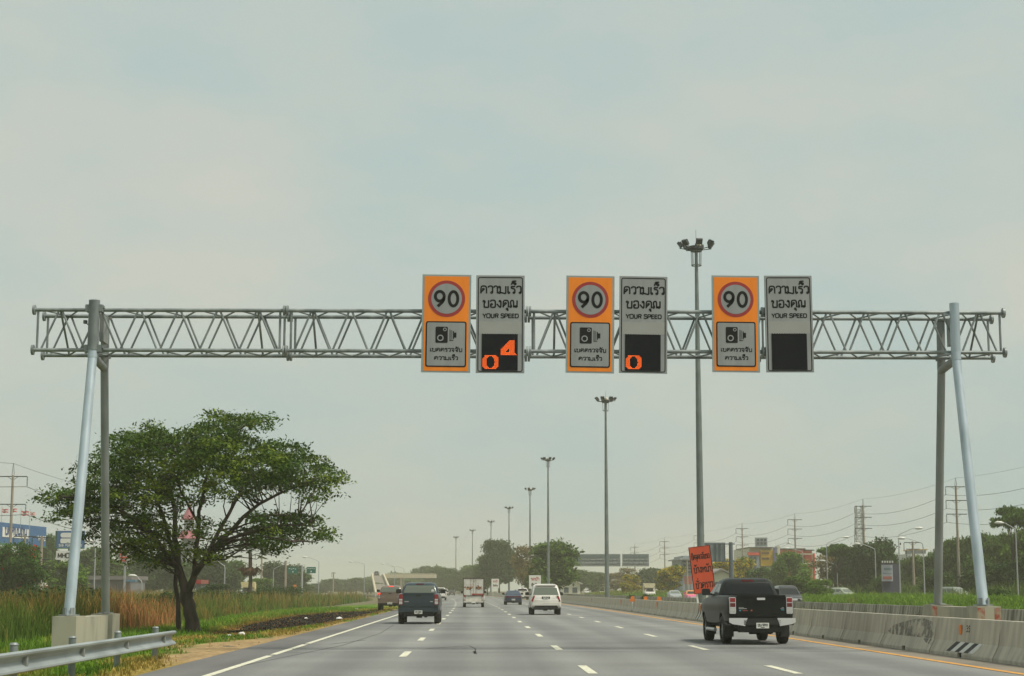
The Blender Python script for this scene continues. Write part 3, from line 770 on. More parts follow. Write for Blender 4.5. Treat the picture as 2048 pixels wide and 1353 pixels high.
while y < 560:
    o = link('concrete_barrier', B2, None, (X2 + cx(y), y, -.03), heading(y))
    tag(o, 'dark stained concrete barrier segment in the far row beyond the median strip', 'barrier', 'far concrete median barrier segments beside the opposite road')
    y += 5

# ------------------------------------------------------------------ vehicles (local: y = 0 rear bumper, y = L front, z = 0 road)
def paint(name, c, metal=.25, rough=.3): return mat(name, c, rough, metal, var=.06, scale=2.0, coat=.35)
P_BLACK = mat('black car paint', (0.006, 0.008, 0.008), .38, .0, col2=(0.013, 0.015, 0.014), scale=2, coat=.04, spec=.22)
P_TEAL = paint('slate blue car paint', (0.027, 0.045, 0.056))
P_TAN = paint('bronze car paint', (0.20, 0.15, 0.12))
P_WHITE = paint('white car paint', (0.66, 0.64, 0.58), 0, .3)
P_NAVY = paint('navy car paint', (0.022, 0.033, 0.075))
P_SILVER = paint('silver car paint', (0.42, 0.44, 0.44), .5)
P_GREY = paint('graphite car paint', (0.045, 0.045, 0.048), .3)
P_PINK = paint('pink taxi paint', (0.68, 0.07, 0.22), 0)
P_CREAM = mat('cream cargo body', (0.62, 0.55, 0.36), .6, 0, var=.08)
P_CHALK = mat('white cargo body', (0.66, 0.64, 0.57), .6, 0, col2=(.5, .48, .42), scale=3)
STEP = mat('polished step bar', (.5, .5, .48), .3, .7)

def wheel_mesh(r, w):
    m = MB().use(RUBBER); n = 28
    pr = [(-w / 2, r * .62), (-w / 2, r * .92), (-w * .36, r), (w * .36, r), (w / 2, r * .92), (w / 2, r * .62)]
    vs = [(x, q * cos(2 * pi * k / n), q * sin(2 * pi * k / n)) for k in range(n) for x, q in pr]
    fs = [(k * 6 + i, k * 6 + i + 1, ((k + 1) % n) * 6 + i + 1, ((k + 1) % n) * 6 + i) for k in range(n) for i in range(5)]
    m.add(vs, fs)
    ty = m.mesh('tyre', 50)
    m = MB().use(RIM)
    for s in (-1, 1):
        x = s * (w / 2 - .03)
        m.tube([(x - .02 * s, 0, 0), (x, 0, 0)], r * .2, 12)
        for k in range(6):
            q = 2 * pi * k / 6
            m.box((x - .01 * s, .4 * r * cos(q), .4 * r * sin(q)), (.03, .5 * r, .12 * r), Matrix.Rotation(q, 3, 'X'))
        vs = [(xx, rr * cos(2 * pi * k / n), rr * sin(2 * pi * k / n)) for k in range(n) for xx, rr in ((x, r * .58), (x, r * .64), (x - .06 * s, r * .6))]
        m.add(vs, [(k * 3 + i, k * 3 + i + 1, ((k + 1) % n) * 3 + i + 1, ((k + 1) % n) * 3 + i) for k in range(n) for i in range(2)])
    m.use(TRIM).tube([(-w * .2, 0, 0), (w * .2, 0, 0)], r * .6, 20)
    return ty, m.mesh('rim', 40)
WHEELS = {}
def loft(mb, rings):
    n = len(rings[0]); vs = [p for r in rings for p in r]; fs = []
    for j in range(len(rings) - 1):
        for k in range(n): fs.append((j * n + k, j * n + (k + 1) % n, (j + 1) * n + (k + 1) % n, (j + 1) * n + k))
    fs.append(tuple(reversed(range(n)))); fs.append(tuple((len(rings) - 1) * n + k for k in range(n)))
    return mb.add(vs, fs)
def body_ring(y, w, zb, zt):
    h = zt - zb
    half = [(w * .84, zb), (w * .96, zb + .10 * h), (w * .995, zb + .36 * h), (w, zb + .62 * h), (w * .985, zb + .80 * h), (w * .955, zt - .035), (w * .90, zt)]
    return [(x, y, z) for x, z in half] + [(-x, y, z) for x, z in reversed(half)]
def cab_ring(z, y0, y1, w, r=.16, n=4):
    r = min(r, w * .5)
    return [(x, y, z) for x, y in rrect(-w, w, y0, y1, r, n)]
def boolean_cut(me, cutter):
    o = bpy.data.objects.new('cut_a', me); c = bpy.data.objects.new('cut_b', cutter)
    COL.objects.link(o); COL.objects.link(c)
    md = o.modifiers.new('b', 'BOOLEAN'); md.object = c; md.operation = 'DIFFERENCE'; md.solver = 'EXACT'
    dg = bpy.context.evaluated_depsgraph_get(); dg.update()
    out = bpy.data.meshes.new_from_object(o.evaluated_get(dg))
    bpy.data.objects.remove(o); bpy.data.objects.remove(c)
    return out
KINDS = {
 'pickup': dict(L=5.2, lower=[(.0, .80, .68, 1.23), (.05, .87, .62, 1.285), (.16, .905, .55, 1.30), (1.7, .92, .50, 1.31), (2.0, .93, .47, 1.30), (3.85, .93, .47, 1.26), (4.6, .92, .50, 1.19), (5.0, .86, .53, 1.06), (5.2, .70, .60, .92)],
    cab=[(1.22, 1.78, 4.05, .845), (1.30, 1.80, 3.92, .835), (1.63, 1.95, 3.20, .71), (1.71, 2.03, 3.0, .66), (1.765, 2.18, 2.85, .57), (1.785, 2.4, 2.7, .42)], win=(1.33, 1.645), axles=(1.12, 4.2), wr=.385, bed=True, bz=.55),
 'truck': dict(L=5.2, lower=[(.0, .80, .60, 1.07), (.05, .87, .54, 1.12), (.16, .905, .50, 1.135), (1.7, .92, .45, 1.15), (2.0, .93, .42, 1.15), (3.85, .93, .42, 1.12), (4.6, .92, .45, 1.06), (5.0, .86, .48, .96), (5.2, .70, .55, .84)],
    cab=[(1.08, 1.78, 4.05, .84), (1.16, 1.80, 3.92, .83), (1.60, 1.98, 3.15, .71), (1.70, 2.05, 3.0, .66), (1.76, 2.2, 2.85, .57), (1.78, 2.4, 2.7, .42)], win=(1.20, 1.60), axles=(1.12, 4.2), wr=.375, bed=True, bz=.5),
 'suv': dict(L=4.7, lower=[(.0, .72, .55, .92), (.06, .85, .45, .99), (.2, .91, .38, 1.04), (1.2, .925, .35, 1.06), (3.3, .925, .35, 1.04), (4.1, .90, .38, 1.0), (4.5, .82, .42, .88), (4.7, .64, .5, .76)],
    cab=[(.98, .03, 3.75, .87), (1.12, .07, 3.55, .865), (1.58, .34, 2.8, .745), (1.72, .46, 2.6, .69), (1.79, .7, 2.4, .58), (1.81, 1.0, 2.2, .45)], win=(1.16, 1.58), axles=(.98, 3.75), wr=.37, bed=False, bz=.42),
 'sedan': dict(L=4.45, lower=[(.0, .66, .45, .80), (.07, .79, .34, .90), (.25, .84, .26, .955), (1.0, .86, .24, .96), (3.1, .86, .24, .93), (3.9, .84, .27, .86), (4.3, .74, .32, .74), (4.45, .58, .4, .64)],
    cab=[(.90, .75, 3.45, .79), (.98, .88, 3.25, .775), (1.28, 1.30, 2.6, .64), (1.37, 1.48, 2.4, .57), (1.41, 1.75, 2.2, .44)], win=(1.01, 1.29), axles=(.85, 3.55), wr=.31, bed=False, bz=.33),
}
def make_vehicle(kind, name, label, paintm, plate='', glass=GLASS, front=False, lit=False, chrome=False, group=None, box=None, roofm=None, cat='pickup'):
    K = KINDS[kind]; L = K['L']
    r = thing(name, label, cat, group=group)
    m = MB().use(paintm); loft(m, [body_ring(*s) for s in K['lower']])
    me = m.mesh('body')
    cut = MB()
    for ya in K['axles']: cut.tube([(-1.2, ya, K['wr'] - .0), (1.2, ya, K['wr'])], K['wr'] + .07, 20)
    if K['bed']: cut.bb(-.72, .72, .14, 1.66, .72, 1.5)
    me = boolean_cut(me, cut.mesh('c'))
    me.shade_smooth(); me.set_sharp_from_angle(angle=radians(32))
    link('body', me, r)
    if box is None or kind != 'x':
        m = MB().use(roofm or paintm); loft(m, [cab_ring(*c) for c in K['cab']])
        cabo = m.build('cabin', r, smooth=35)
    cab = K['cab']
    def cabv(z, i): return float(np.interp(z, [c[0] for c in cab], [c[i] for c in cab]))
    zl, zh = K['win']
    def pane(side, ua, ub, za, zb_, mm, nm, par, o=.008, nz=5):
        m = MB().use(mm); vs = []
        for j in range(nz + 1):
            z = za + (zb_ - za) * j / nz
            for u in (ua, ub):
                w, y0, y1 = cabv(z, 3), cabv(z, 1), cabv(z, 2)
                if side == 'rear': vs.append((u * (w - .10), y0 - o, z))
                elif side == 'front': vs.append((u * (w - .10), y1 + o, z))
                elif side == 'left': vs.append((-w - o, y0 + .14 + (y1 - y0 - .3) * u, z))
                else: vs.append((w + o, y0 + .14 + (y1 - y0 - .3) * u, z))
        m.add(vs, [(2 * j, 2 * j + 1, 2 * j + 3, 2 * j + 2) for j in range(nz)])
        return m.build(nm, par)
    pane('rear', -1, 1, zl, zh, glass, 'rear_window', cabo)
    pane('front', -1, 1, zl - .04, zh, glass, 'windscreen', cabo)
    for s in ('left', 'right'):
        pane(s, .0, .46, zl, zh - .02, glass, 'side_window', cabo); pane(s, .50, .93, zl, zh - .02, glass, 'side_window', cabo)
    key = K['wr']
    if key not in WHEELS: WHEELS[key] = wheel_mesh(key, .245)
    for ya in K['axles']:
        for s in (-1, 1):
            w = link('wheel', WHEELS[key][0], r, (s * .775 if kind != 'sedan' else s * .73, ya, key))
            link('rim', WHEELS[key][1], w)
    hw = .90 if kind != 'sedan' else .84
    m = MB().use(TRIM).tube([(-.7, K['axles'][0], key), (.7, K['axles'][0], key)], .06, 8).bb(-.66, .66, .12, L - .3, K['bz'] - .12, K['bz'] + .04).tube([(.3, .3, .36), (.3, 1.6, .36)], .09, 8)
    m.bb(-.12, .12, K['axles'][0] - .13, K['axles'][0] + .13, key - .13, key + .13)
    m.build('chassis', r)
    for s in (-1, 1):
        ym = cabv(zl, 2) - .62
        MB().use(TRIM if not front else paintm).prism(rrect(s * (cabv(zl, 3) + .17) - .115, s * (cabv(zl, 3) + .17) + .115, zl - .03, zl + .16, .05), ym - .07, ym + .06).tube([(s * cabv(zl, 3), ym, zl + .0), (s * (cabv(zl, 3) + .1), ym, zl + .02)], .03, 6).build('wing_mirror', r)
    # ---- rear end
    dz = .2 if kind == 'pickup' else 0.0
    if kind in ('pickup', 'truck'):
        tg = MB().use(paintm).prism(rrect(-.665, .665, .545 + dz, 1.10 + dz, .03), -.025, .03).prism(rect(-.66, .66, 1.06 + dz, 1.115 + dz), -.04, .02).build('tailgate', r)
        MB().use(CHROME if chrome else TRIM).prism(rrect(-.11, .11, .985 + dz, 1.045 + dz, .02), -.05, -.027).build('handle', tg)
        if chrome:
            mk = MB().use(CLEARLAMP)
            for (x0, x1, z0, z1) in ((-.60, -.47, .775, .79), (-.60, -.40, .745, .765), (.52, .62, .755, .765), (.56, .6, .775, .79)):
                x = x0
                while x < x1: mk.bb(x, x + .018, -.029, -.0255, z0 + dz, z1 + dz); x += .027
            mk.use(mat('blue sticker', (.05, .3, .4), .5)).bb(-.59, -.54, -.029, -.0255, .69 + dz, .72 + dz).bb(.54, .62, -.029, -.0255, .715 + dz, .735 + dz)
            mk.use(mat('red sticker', (.4, .08, .06), .5)).bb(-.5, -.36, -.029, -.0255, .695 + dz, .71 + dz).bb(-.28, -.24, -.029, -.0255, .69 + dz, .725 + dz)
            mk.build('badge', tg)
        else:
            mk = MB().use(CLEARLAMP)
            for x0, x1, z in ((-.6, -.44, .74), (.5, .6, .74)):
                x = x0
                while x < x1: mk.bb(x, x + .02, -.029, -.0255, z + dz, z + dz + .035); x += .03
            mk.build('badge', tg)
        bm = MB().use(TRIM if chrome else paintm).prism(rrect(-.86, .86, .40 + .6 * dz, .54 + .8 * dz, .05), -.16, .0).bb(-.5, .5, -.2, -.16, .41 + .6 * dz, .50 + .8 * dz)
        bm.use(TRIM).bb(-.62, .62, -.1, .1, .33, .42 + .5 * dz)
        bo = bm.build('bumper', r)
        if chrome:
            for s in (-1, 1):
                pl = [(.40, .71), (.89, .71), (.89, .60), (.80, .55), (.47, .50)]
                pl = [(s * x, z) for x, z in pl]
                if s > 0: pl = pl[::-1]
                MB().use(CHROME).prism(pl, -.20, -.162).build('chrome_corner', bo)
        for s in (-1, 1):
            lampm = REDLIT if lit else REDLAMP
            hs = MB().use(CHROME if chrome else REDDARK if lit else lampm).prism(rrect(s * .765 - .085, s * .765 + .085, .62 + dz, 1.06 + dz, .03), -.035, .16).build('tail_light', r)
            mm = MB().use(lampm if not chrome else REDLAMP).bb(s * .765 - .07, s * .765 + .07, -.043, -.0355, .93 + dz, 1.04 + dz)
            mm.use(REDDARK if chrome else CLEARLAMP).bb(s * .765 - .07, s * .765 + .07, -.043, -.0355, .80 + dz, (.905 if chrome else .87) + dz)
            mm.use(CLEARLAMP if not chrome else CLEARLAMP).bb(s * .765 - .07, s * .765 + .07, -.043, -.0355, .65 + dz, .77 + dz)
            mm.build('lens', hs)
        MB().use(REDLIT if lit else REDDARK).prism(rect(-.17, .17, 1.685, 1.735), cabv(1.71, 1) - .035, cabv(1.71, 1) + .03).build('brake_light', cabo)
        px0, pz0, py0 = .17, .36 + .4 * dz, -.205
        if chrome:
            for s in (-1, 1): MB().use(STEP).tube([(s * .93, 2.0, .36), (s * .93, 3.5, .36)], .05, 8).build('side_step', r)
            for s in (-1, 1):
                for ya in K['axles']: MB().use(TRIM).bb(s * .76 - .12, s * .76 + .12, ya - key - .10, ya - key - .08, .20, .5).build('mud_flap', r)
    elif kind == 'suv':
        MB().use(paintm).prism(rrect(-.60, .60, 1.70, 1.76, .03), .30, .62).build('spoiler', r)
        for s in (-1, 1):
            pl = [(.64, 1.13), (.74, 1.12), (.86, .80), (.74, .76)]
            pl = [(s * x, z) for x, z in pl][::(-1 if s > 0 else 1)]
            MB().use(REDLAMP).prism(pl, .015, .14).build('tail_light', r)
        MB().use(TRIM).prism([(-.78, .34), (.78, .34), (.62, .56), (-.62, .56)], -.03, .12).build('lower_bumper', r)
        MB().use(TRIM).prism(rrect(-.23, .23, .93, 1.06, .02), .0, .07).build('plate_recess', r)
        MB().use(paintm).prism(rrect(-.80, .80, .55, .70, .07), -.05, .12).build('bumper', r)
        MB().use(CHROME).bb(-.22, .22, .01, .06, 1.07, 1.085).build('trim_strip', r)
        px0, pz0, py0 = .15, .94, -.008
    else:
        for s in (-1, 1): MB().use(REDDARK).prism(rrect(s * .60 - .16, s * .60 + .16, .72, .84, .02), -.015, .12).build('tail_light', r)
        MB().use(REDDARK).prism(rrect(-.43, .43, .74, .82, .01), -.012, .1).build('reflector_strip', r)
        MB().use(paintm).prism(rrect(-.76, .76, .40, .58, .06), -.05, .1).build('bumper', r)
        MB().use(TRIM).bb(-.6, .6, -.02, .1, .28, .40).build('lower_bumper', r)
        px0, pz0, py0 = .17, .44, -.056
    p = MB().use(PLATE).prism(rrect(-px0, px0, pz0, pz0 + .145, .01), py0 - .008, py0).build('number_plate', r)
    if plate:
        m = MB(); letter(m, plate, -px0 * .78, px0 * .78, pz0 + .05, .065, .012, py0 - .0115, INK)
        m.bb(-.05, .05, py0 - .0115, py0 - .0085, pz0 + .018, pz0 + .032).build('plate_lettering', p)
    # ---- front end
    zf = K['lower'][-2][3]
    for s in (-1, 1): MB().use(CLEARLAMP).prism(rrect(s * .60 - .15, s * .60 + .15, zf - .22, zf - .06, .03), L - .22, L - .02).build('headlight', r)
    MB().use(TRIM if not front else CHROME).prism(rrect(-.40, .40, zf - .24, zf - .08, .02), L - .1, L + .02).bb(-.38, .38, L + .02, L + .03, zf - .15, zf - .145).build('grille', r)
    MB().use(paintm).prism(rrect(-.78, .78, K['bz'] - .06, K['bz'] + .16, .06), L - .15, L + .06).build('front_bumper', r)
    MB().use(TRIM).prism(rrect(-.5, .5, K['bz'] - .04, K['bz'] + .07, .02), L + .061, L + .07).build('air_intake', r)
    MB().use(PLATE).bb(-.17, .17, L + .071, L + .08, K['bz'] + .02, K['bz'] + .14).build('number_plate', r)
    # ---- cargo box standing on the bed
    if box == 'painted':
        b_ = MB().use(P_CHALK).bb(-.86, .86, -.03, 2.35, 1.0, 2.44).build('cargo_box', r)
        fr = MB().use(mat('rusty door frame', (.09, .06, .05), .7))
        fr.bb(-.90, .90, -.06, -.031, 2.38, 2.47).bb(-.90, -.83, -.06, -.031, .98, 2.38).bb(.83, .90, -.06, -.031, .98, 2.38).bb(-.83, .83, -.06, -.031, .95, 1.0)
        for x in (-.24, .2, -.02): fr.bb(x - .012, x + .012, -.05, -.031, 1.0, 2.38)
        fr.build('door_frame', b_)
        MB().use(P_CHALK).bb(-.82, -.03, -.042, -.033, 1.01, 2.37).bb(-.005, .82, -.042, -.033, 1.01, 2.37).build('door_leaf', b_)
        pic = MB(); rr = random.Random(4)
        BR = [mat('brown print', (.22, .09, .045), .7), mat('tan print', (.42, .24, .11), .7), mat('dark print', (.07, .035, .03), .7), mat('red print', (.35, .06, .04), .7)]
        for cxx, czz, n_ in ((-.42, 1.62, 26), (.38, 1.64, 26)):
            for i in range(n_):
                a, q = rr.gauss(0, .15), abs(rr.gauss(0, .12)) - .1
                rad = rr.uniform(.03, .09)
                pic.use(BR[i % 3]).prism(circ(cxx + a, czz + q, rad, 9, rad * rr.uniform(.5, 1.1)), -.0445 - .0004 * i, -.0425)
        for i in range(7): pic.use(BR[3]).prism(circ(-.30 + .05 * i, 1.9 + .05 * sin(i * 2), .022, 7), -.0455, -.0425)
        pic.use(BR[0]).ribbon(circ(.02, 2.16, .06, 14), .02, -.0455, closed=True)
        pic.build('door_picture', b_)
        MB().use(mat('red board', (.30, .05, .04), .7)).bb(-.15, .80, -.075, -.061, 1.03, 1.15).build('red_stripe', b_)
    elif box:
        b_ = MB().use(box).prism([(-.92, .95), (.92, .95), (.92, 2.2), (.86, 2.62), (-.86, 2.62), (-.92, 2.2)], -.03, 1.74)
        b_.prism([(-.86, 1.84), (.86, 1.84), (1.02, 2.55), (.9, 2.66), (-.9, 2.66), (-1.02, 2.55)], 1.742, 3.3)
        bo = b_.build('cargo_box', r)
    return r
def put(r, X, y, rz=0.0):
    r.location = (X, y, 0); r.rotation_euler.z = rz; return r
def flip(r, px, py, Y0, z=0.0, extra=0.0):
    g = gnd(px, py, z)
    r.location = (g.x, g.y + 4.6, z); r.rotation_euler.z = pi + extra; return r

put(make_vehicle('pickup', 'pickup_truck', 'black pickup with chrome bumper corners and clear tail lights in the lane beside the barrier', P_BLACK, 'ขน 9911', chrome=True, group=None), 7.66, 47.15, radians(1.0))
put(make_vehicle('suv', 'white_wagon', 'white people carrier with roof spoiler and slanted red tail lights, seen from behind', P_WHITE, 'กข 3510', glass=GLASS_L, cat='car'), 4.17, 103.6)
teal = put(make_vehicle('pickup', 'pickup_truck', 'slate blue pickup with white sticker in its rear window', P_TEAL, 'ขก 5301', glass=GLASS_L), -2.42, 75.8)
put(make_vehicle('pickup', 'pickup_truck', 'bronze pickup braking with red lamps lit on the left shoulder', P_TAN, 'กข 915', glass=GLASS_L, lit=True), -6.1, 126.8, radians(.5))
put(make_vehicle('truck', 'box_pickup', 'white pickup carrying a cargo box with food pictures on its rear doors', P_CHALK, '', box='painted', cat='truck'), -.12, 149)
put(make_vehicle('sedan', 'sedan', 'dark blue sedan driving ahead of the white people carrier', P_NAVY, '99 15', glass=mat('blue grey glass', (.05, .07, .10), .15, 0, coat=.3), cat='car'), 3.8, 174.3, heading(174))
put(make_vehicle('pickup', 'pickup_truck', 'white pickup partly hidden by the dark blue sedan', P_WHITE, ''), 7.2, 264, heading(264))
wsuv = put(make_vehicle('suv', 'white_wagon', 'white wagon partly hidden ahead of the slate blue pickup', P_WHITE, '', cat='car'), -4.95, 250, heading(250))
put(make_vehicle('sedan', 'sedan', 'small dark sedan far down the left lane', P_GREY, '', cat='car'), *gnd(904, 1191.5).xy, heading(440))
dup(wsuv, gnd(890, 1191).xyz, heading(440), 'distant white wagon behind the small dark sedan on the left lane')
pts = gnd(971, 1187.5)
wsed = put(make_vehicle('sedan', 'sedan', 'white sedan far ahead, just past the side of the box pickup', P_WHITE, '', cat='car'), *pts.xy, heading(600))
MB().use(PLATE).prism(circ(.56, 1.42, .065, 16), 1.83, 1.845).build('window_sticker', teal)
# oncoming traffic beyond the barriers
oncoming = 'oncoming vehicles beyond the barriers'
flip(make_vehicle('suv', 'oncoming_wagon', 'graphite wagon with bright chrome front coming past the black pickup', P_GREY, '', glass=GLASS, front=True, cat='car', group=oncoming), 1585, 1218, 0)
flip(make_vehicle('sedan', 'oncoming_sedan', 'silver sedan coming towards the camera near the yellow flowering tree', P_SILVER, '', glass=GLASS_L, front=True, cat='car', group=oncoming), 1353, 1202, 0)
flip(make_vehicle('sedan', 'oncoming_taxi', 'pink taxi with orange roof peeking out under the leaning orange board', P_PINK, '', front=True, cat='taxi', group=oncoming, roofm=mat('orange taxi roof', (.7, .26, .05), .4)), 1388, 1204, 0)
trk = flip(make_vehicle('truck', 'oncoming_truck', 'white truck with tall cream cargo hood coming towards the camera', P_WHITE, '', front=True, cat='truck', group=oncoming, box=P_CREAM), 1301, 1197, 0)
flip(dup(trk, (0, 0, 0), 0, 'far white truck with pale cargo box half hidden by the second mast'), 1205, 1190.5, 0)
osd = flip(make_vehicle('sedan', 'oncoming_sedan', 'small white sedan far off among the opposite traffic beneath the far sign gantry', P_WHITE, '', front=True, cat='car', group=oncoming), 1174, 1188, 0)
wg = flip(make_vehicle('suv', 'parked_wagon', 'light green wagon half sunk behind the roadside grass under the round dark tree', paint('pale green paint', (.40, .44, .33)), '', glass=GLASS_L, front=True, cat='car'), 1679, 1201, 0, extra=radians(28))
flip(make_vehicle('suv', 'parked_wagon', 'dark green wagon seen between the right gantry legs above the grass', paint('dark green paint', (.22, .25, .20)), '', glass=GLASS_L, front=True, cat='car'), 1904, 1206, 0, extra=radians(32))
far_lab = 'pale car far off on the far service road below the trees'
for px, py, dx in ((1259, 1188, 0), (1272, 1187.5, 0), (1283, 1188.5, 0), (1246, 1187, 0)):
    flip(dup(osd, (0, 0, 0), 0, far_lab, 'pale far off cars on the service road'), px, py, 0, extra=.4)
flip(dup(wg, (0, 0, 0), 0, 'far beige van under the trees left of the second mast'), 1160, 1188, 0)
# traffic on the left service road
YELROOF = mat('cream lorry roof', (.62, .52, .26), .6)
bus = flip(make_vehicle('truck', 'lorry', 'lorry with cream cargo top passing behind the sugar palm', paint('grey lorry paint', (.2, .22, .24)), '', front=True, cat='truck', box=YELROOF), 492, 1200, 0)
flip(dup(osd, (0, 0, 0), 0, 'white car half hidden by the tall grass left of the flyover ramp'), 657, 1187, 0)
rc = flip(make_vehicle('sedan', 'red_car', 'red car glimpsed behind the trunk of the umbrella shaped tree', paint('red car paint', (.4, .03, .03)), '', front=True, cat='car'), 403, 1199, 0)

# ------------------------------------------------------------------ lighting masts down the median
def make_mast(h, label):
    r = thing('floodlight_mast', label, 'light mast', group='floodlight masts along the median')
    MB().use(MAST).tube([(0, 0, -.1), (0, 0, h * .5), (0, 0, h - .5)], [.25, .19, .10], 14).tube([(0, 0, 0), (0, 0, .06)], .42, 12).build('pole', r, smooth=40)
    m = MB().use(MAST)
    for z, rad in ((h - 1.62, .30), (h - .72, .34)):
        m.tube([(rad * cos(2 * pi * k / 16), rad * sin(2 * pi * k / 16), z) for k in range(17)], .035, 6, caps=False)
    for k in range(8): m.tube([(.30 * cos(2 * pi * k / 8), .30 * sin(2 * pi * k / 8), h - 1.62), (.33 * cos(2 * pi * k / 8), .33 * sin(2 * pi * k / 8), h - .6)], .018, 5)
    m.use(DARKMETAL).tube([(0, 0, h - .75), (0, 0, h - .6), (0, 0, h - .42)], [.34, .46, .46], 20).tube([(0, 0, h - .42), (0, 0, h - .22)], [.12, .05], 10)
    m.build('cage', r)
    MB().use(MAST).tube([(0, 0, h - .3), (0, 0, h + .62)], .014, 5).build('lightning_rod', r)
    MB().use(mat('beacon cream', (.7, .62, .42), .4)).tube([(.16, -.05, h - .40), (.16, -.05, h - .26), (.16, -.05, h - .16)], [.16, .15, .05], 12).build('beacon', r)
    for k in range(7):
        q = 2 * pi * (k + .32) / 7
        d = Vector((cos(q), sin(q), 0)); c = d * 1.04 + Vector((0, 0, h - .30))
        rot = Matrix.Rotation(q, 3, 'Z') @ Matrix.Rotation(radians(38), 3, 'Y')
        MB().use(DARKMETAL).box(c, (.16, .40, .36), rot).box(c - rot @ Vector((.12, 0, 0)), (.1, .26, .24), rot).tube([d * .40 + Vector((0, 0, h - .62)), c - Vector((0, 0, .22)), c], .03, 5).build('floodlight', r)
    return r
mast_px = [(1392, 480, 109), (1211, 793, 187), (1096, 914, 279), (1060, 975, 361), (1018, 1013, 443), (982, 1041, 530), (945, 1059, 611), (912, 1073, 691)]
ords = ['tallest and nearest floodlight mast, rising between the speed signs', 'second floodlight mast, standing beside the barrier near the far sign gantry', 'third floodlight mast, rising out of the front median tree', 'fourth floodlight mast, rising between the two median trees', 'fifth floodlight mast, rising over the back median tree', 'sixth floodlight mast, at the edge of the back median tree', 'seventh floodlight mast, second from the far end of the row', 'faint farthest floodlight mast at the end of the row']
m0 = None
for (px, py, Y), lab in zip(mast_px, ords):
    a = at(px, py, Y)
    if m0 is None: m0 = make_mast(22.9, lab); m0.location = (a.x, Y, 0); m0.scale.z = a.z / 22.9
    else: dup(m0, (a.x, Y, 0), .3 * Y, lab, None, (1, 1, a.z / 22.9))

# ------------------------------------------------------------------ temporary orange board and white signs in the median
OBOARD = mat('orange board', (0.56, 0.065, 0.018), .6, 0, var=.06, scale=1.5)
c = [at(px, py, 97) for px, py in ((1376, 1096), (1420, 1090), (1431, 1183), (1389, 1190))]
ctr = sum(c, Vector()) / 4
W = ((c[1] - c[0]).length + (c[2] - c[3]).length) / 2; Hh = ((c[3] - c[0]).length + (c[2] - c[1]).length) / 2
ob = thing('orange_board', 'leaning orange board with black Thai warning behind the near barrier', 'road sign', (ctr.x, 97, ctr.z))
ob.rotation_euler.y = math.atan2(((c[0] + c[1]) / 2 - (c[2] + c[3]) / 2).x, Hh)
MB().use(OBOARD).bb(-W / 2, W / 2, -.02, .02, -Hh / 2, Hh / 2).build('panel', ob)
MB().use(BLACK).ribbon(rect(-W / 2 + .02, W / 2 - .02, -Hh / 2 + .02, Hh / 2 - .02), .04, -.026, closed=True).build('border', ob)
letter(MB(), 'ปิดจุดกลับรถ', -W * .43, W * .42, Hh * .225, Hh * .10, .036, -.026, INK).build('lettering', ob)
letter(MB(), 'ข้างหน้า', -W * .38, W * .41, -Hh * .06, Hh * .118, .044, -.026, INK).build('lettering', ob)
letter(MB(), 'ชั่วคราว', -W * .38, W * .41, -Hh * .39, Hh * .118, .044, -.026, INK).build('lettering', ob)
MB().use(PLATE).bb(.05, .17, .03, .09, -Hh / 2 - 1.15, Hh / 2 - .3).bb(-.5, -.40, .03, .09, -Hh / 2 - 1.1, Hh / 2 - .3).build('post', ob)
def white_sign(px0, px1, py0, py1, Y, lab):
    a, b_ = at(px0, py0, Y), at(px1, py1, Y); w, h = b_.x - a.x, a.z - b_.z
    r = thing('white_sign', lab, 'road sign', ((a.x + b_.x) / 2, Y, 0))
    p = MB().use(PLATE).bb(-w / 2, w / 2, -.03, .03, b_.z, a.z).build('panel', r)
    letter(MB(), 'รถช้า', -w * .34, w * .34, b_.z + h * .62, h * .17, w * .05, -.034, mat('red lettering', (.42, .03, .03), .6)).build('lettering', p)
    letter(MB(), 'ชิดซ้าย', -w * .3, w * .32, b_.z + h * .2, h * .15, w * .045, -.034, INK).build('lettering', p)
    for x in (-w * .3, w * .3): MB().use(PLATE).bb(x - .06, x + .06, .04, .14, -.05, a.z - .2).build('post', r)
white_sign(1058, 1082, 1151, 1178, 283, 'white sign with red and black Thai writing standing right beside the white people carrier')
white_sign(983, 998, 1158, 1177, 420, 'smaller farther white sign with red writing to the right of the box pickup')

# ------------------------------------------------------------------ lamps, poles, wires
LAMPGREY = mat('lamp post grey', (0.36, 0.38, 0.37), .5, .2)
LAMPHEAD = mat('pale lamp head', (0.62, 0.62, 0.56), .4)
def street_lamp(px, ytop, plamp, ylamp, Y, lab, group):
    a, l = at(px, ytop, Y), at(plamp, ylamp, Y)
    r = thing('street_lamp', lab, 'street lamp', (a.x, Y, 0), group=group)
    dx = l.x - a.x; s = 1 if dx > 0 else -1
    MB().use(LAMPGREY).tube([(0, 0, -.3), (0, 0, a.z - .5), (.06 * s, 0, a.z - .12), (.35 * s, 0, a.z + .05), (dx * .8, 0, l.z - .05), (dx, 0, l.z)], [.085, .06, .05, .045, .035, .03], 8).build('post', r, smooth=50)
    MB().use(LAMPHEAD).tube([(dx - .1 * s, 0, l.z - .02), (dx + .15 * s, 0, l.z), (dx + .6 * s, 0, l.z + .02), (dx + .85 * s, 0, l.z)], [.04, .15, .16, .05], 8).build('lamp_head', r, smooth=50)
rl = 'street lamps along the right service road'
street_lamp(1797, 1068, 1831, 1057, 200, 'lamp post with raised arm pointing right, beside the small lit billboard', rl)
street_lamp(1846, 1086, 1810, 1077, 195, 'lamp post with arm pointing left, close to the inner gantry leg', rl)
street_lamp(1750, 1097, 1720, 1088, 232, 'lamp post with arm pointing left in front of the round dark tree', rl)
street_lamp(1653, 1086, 1687, 1075, 262, 'lamp post with raised arm pointing right between the red building and round tree', rl)
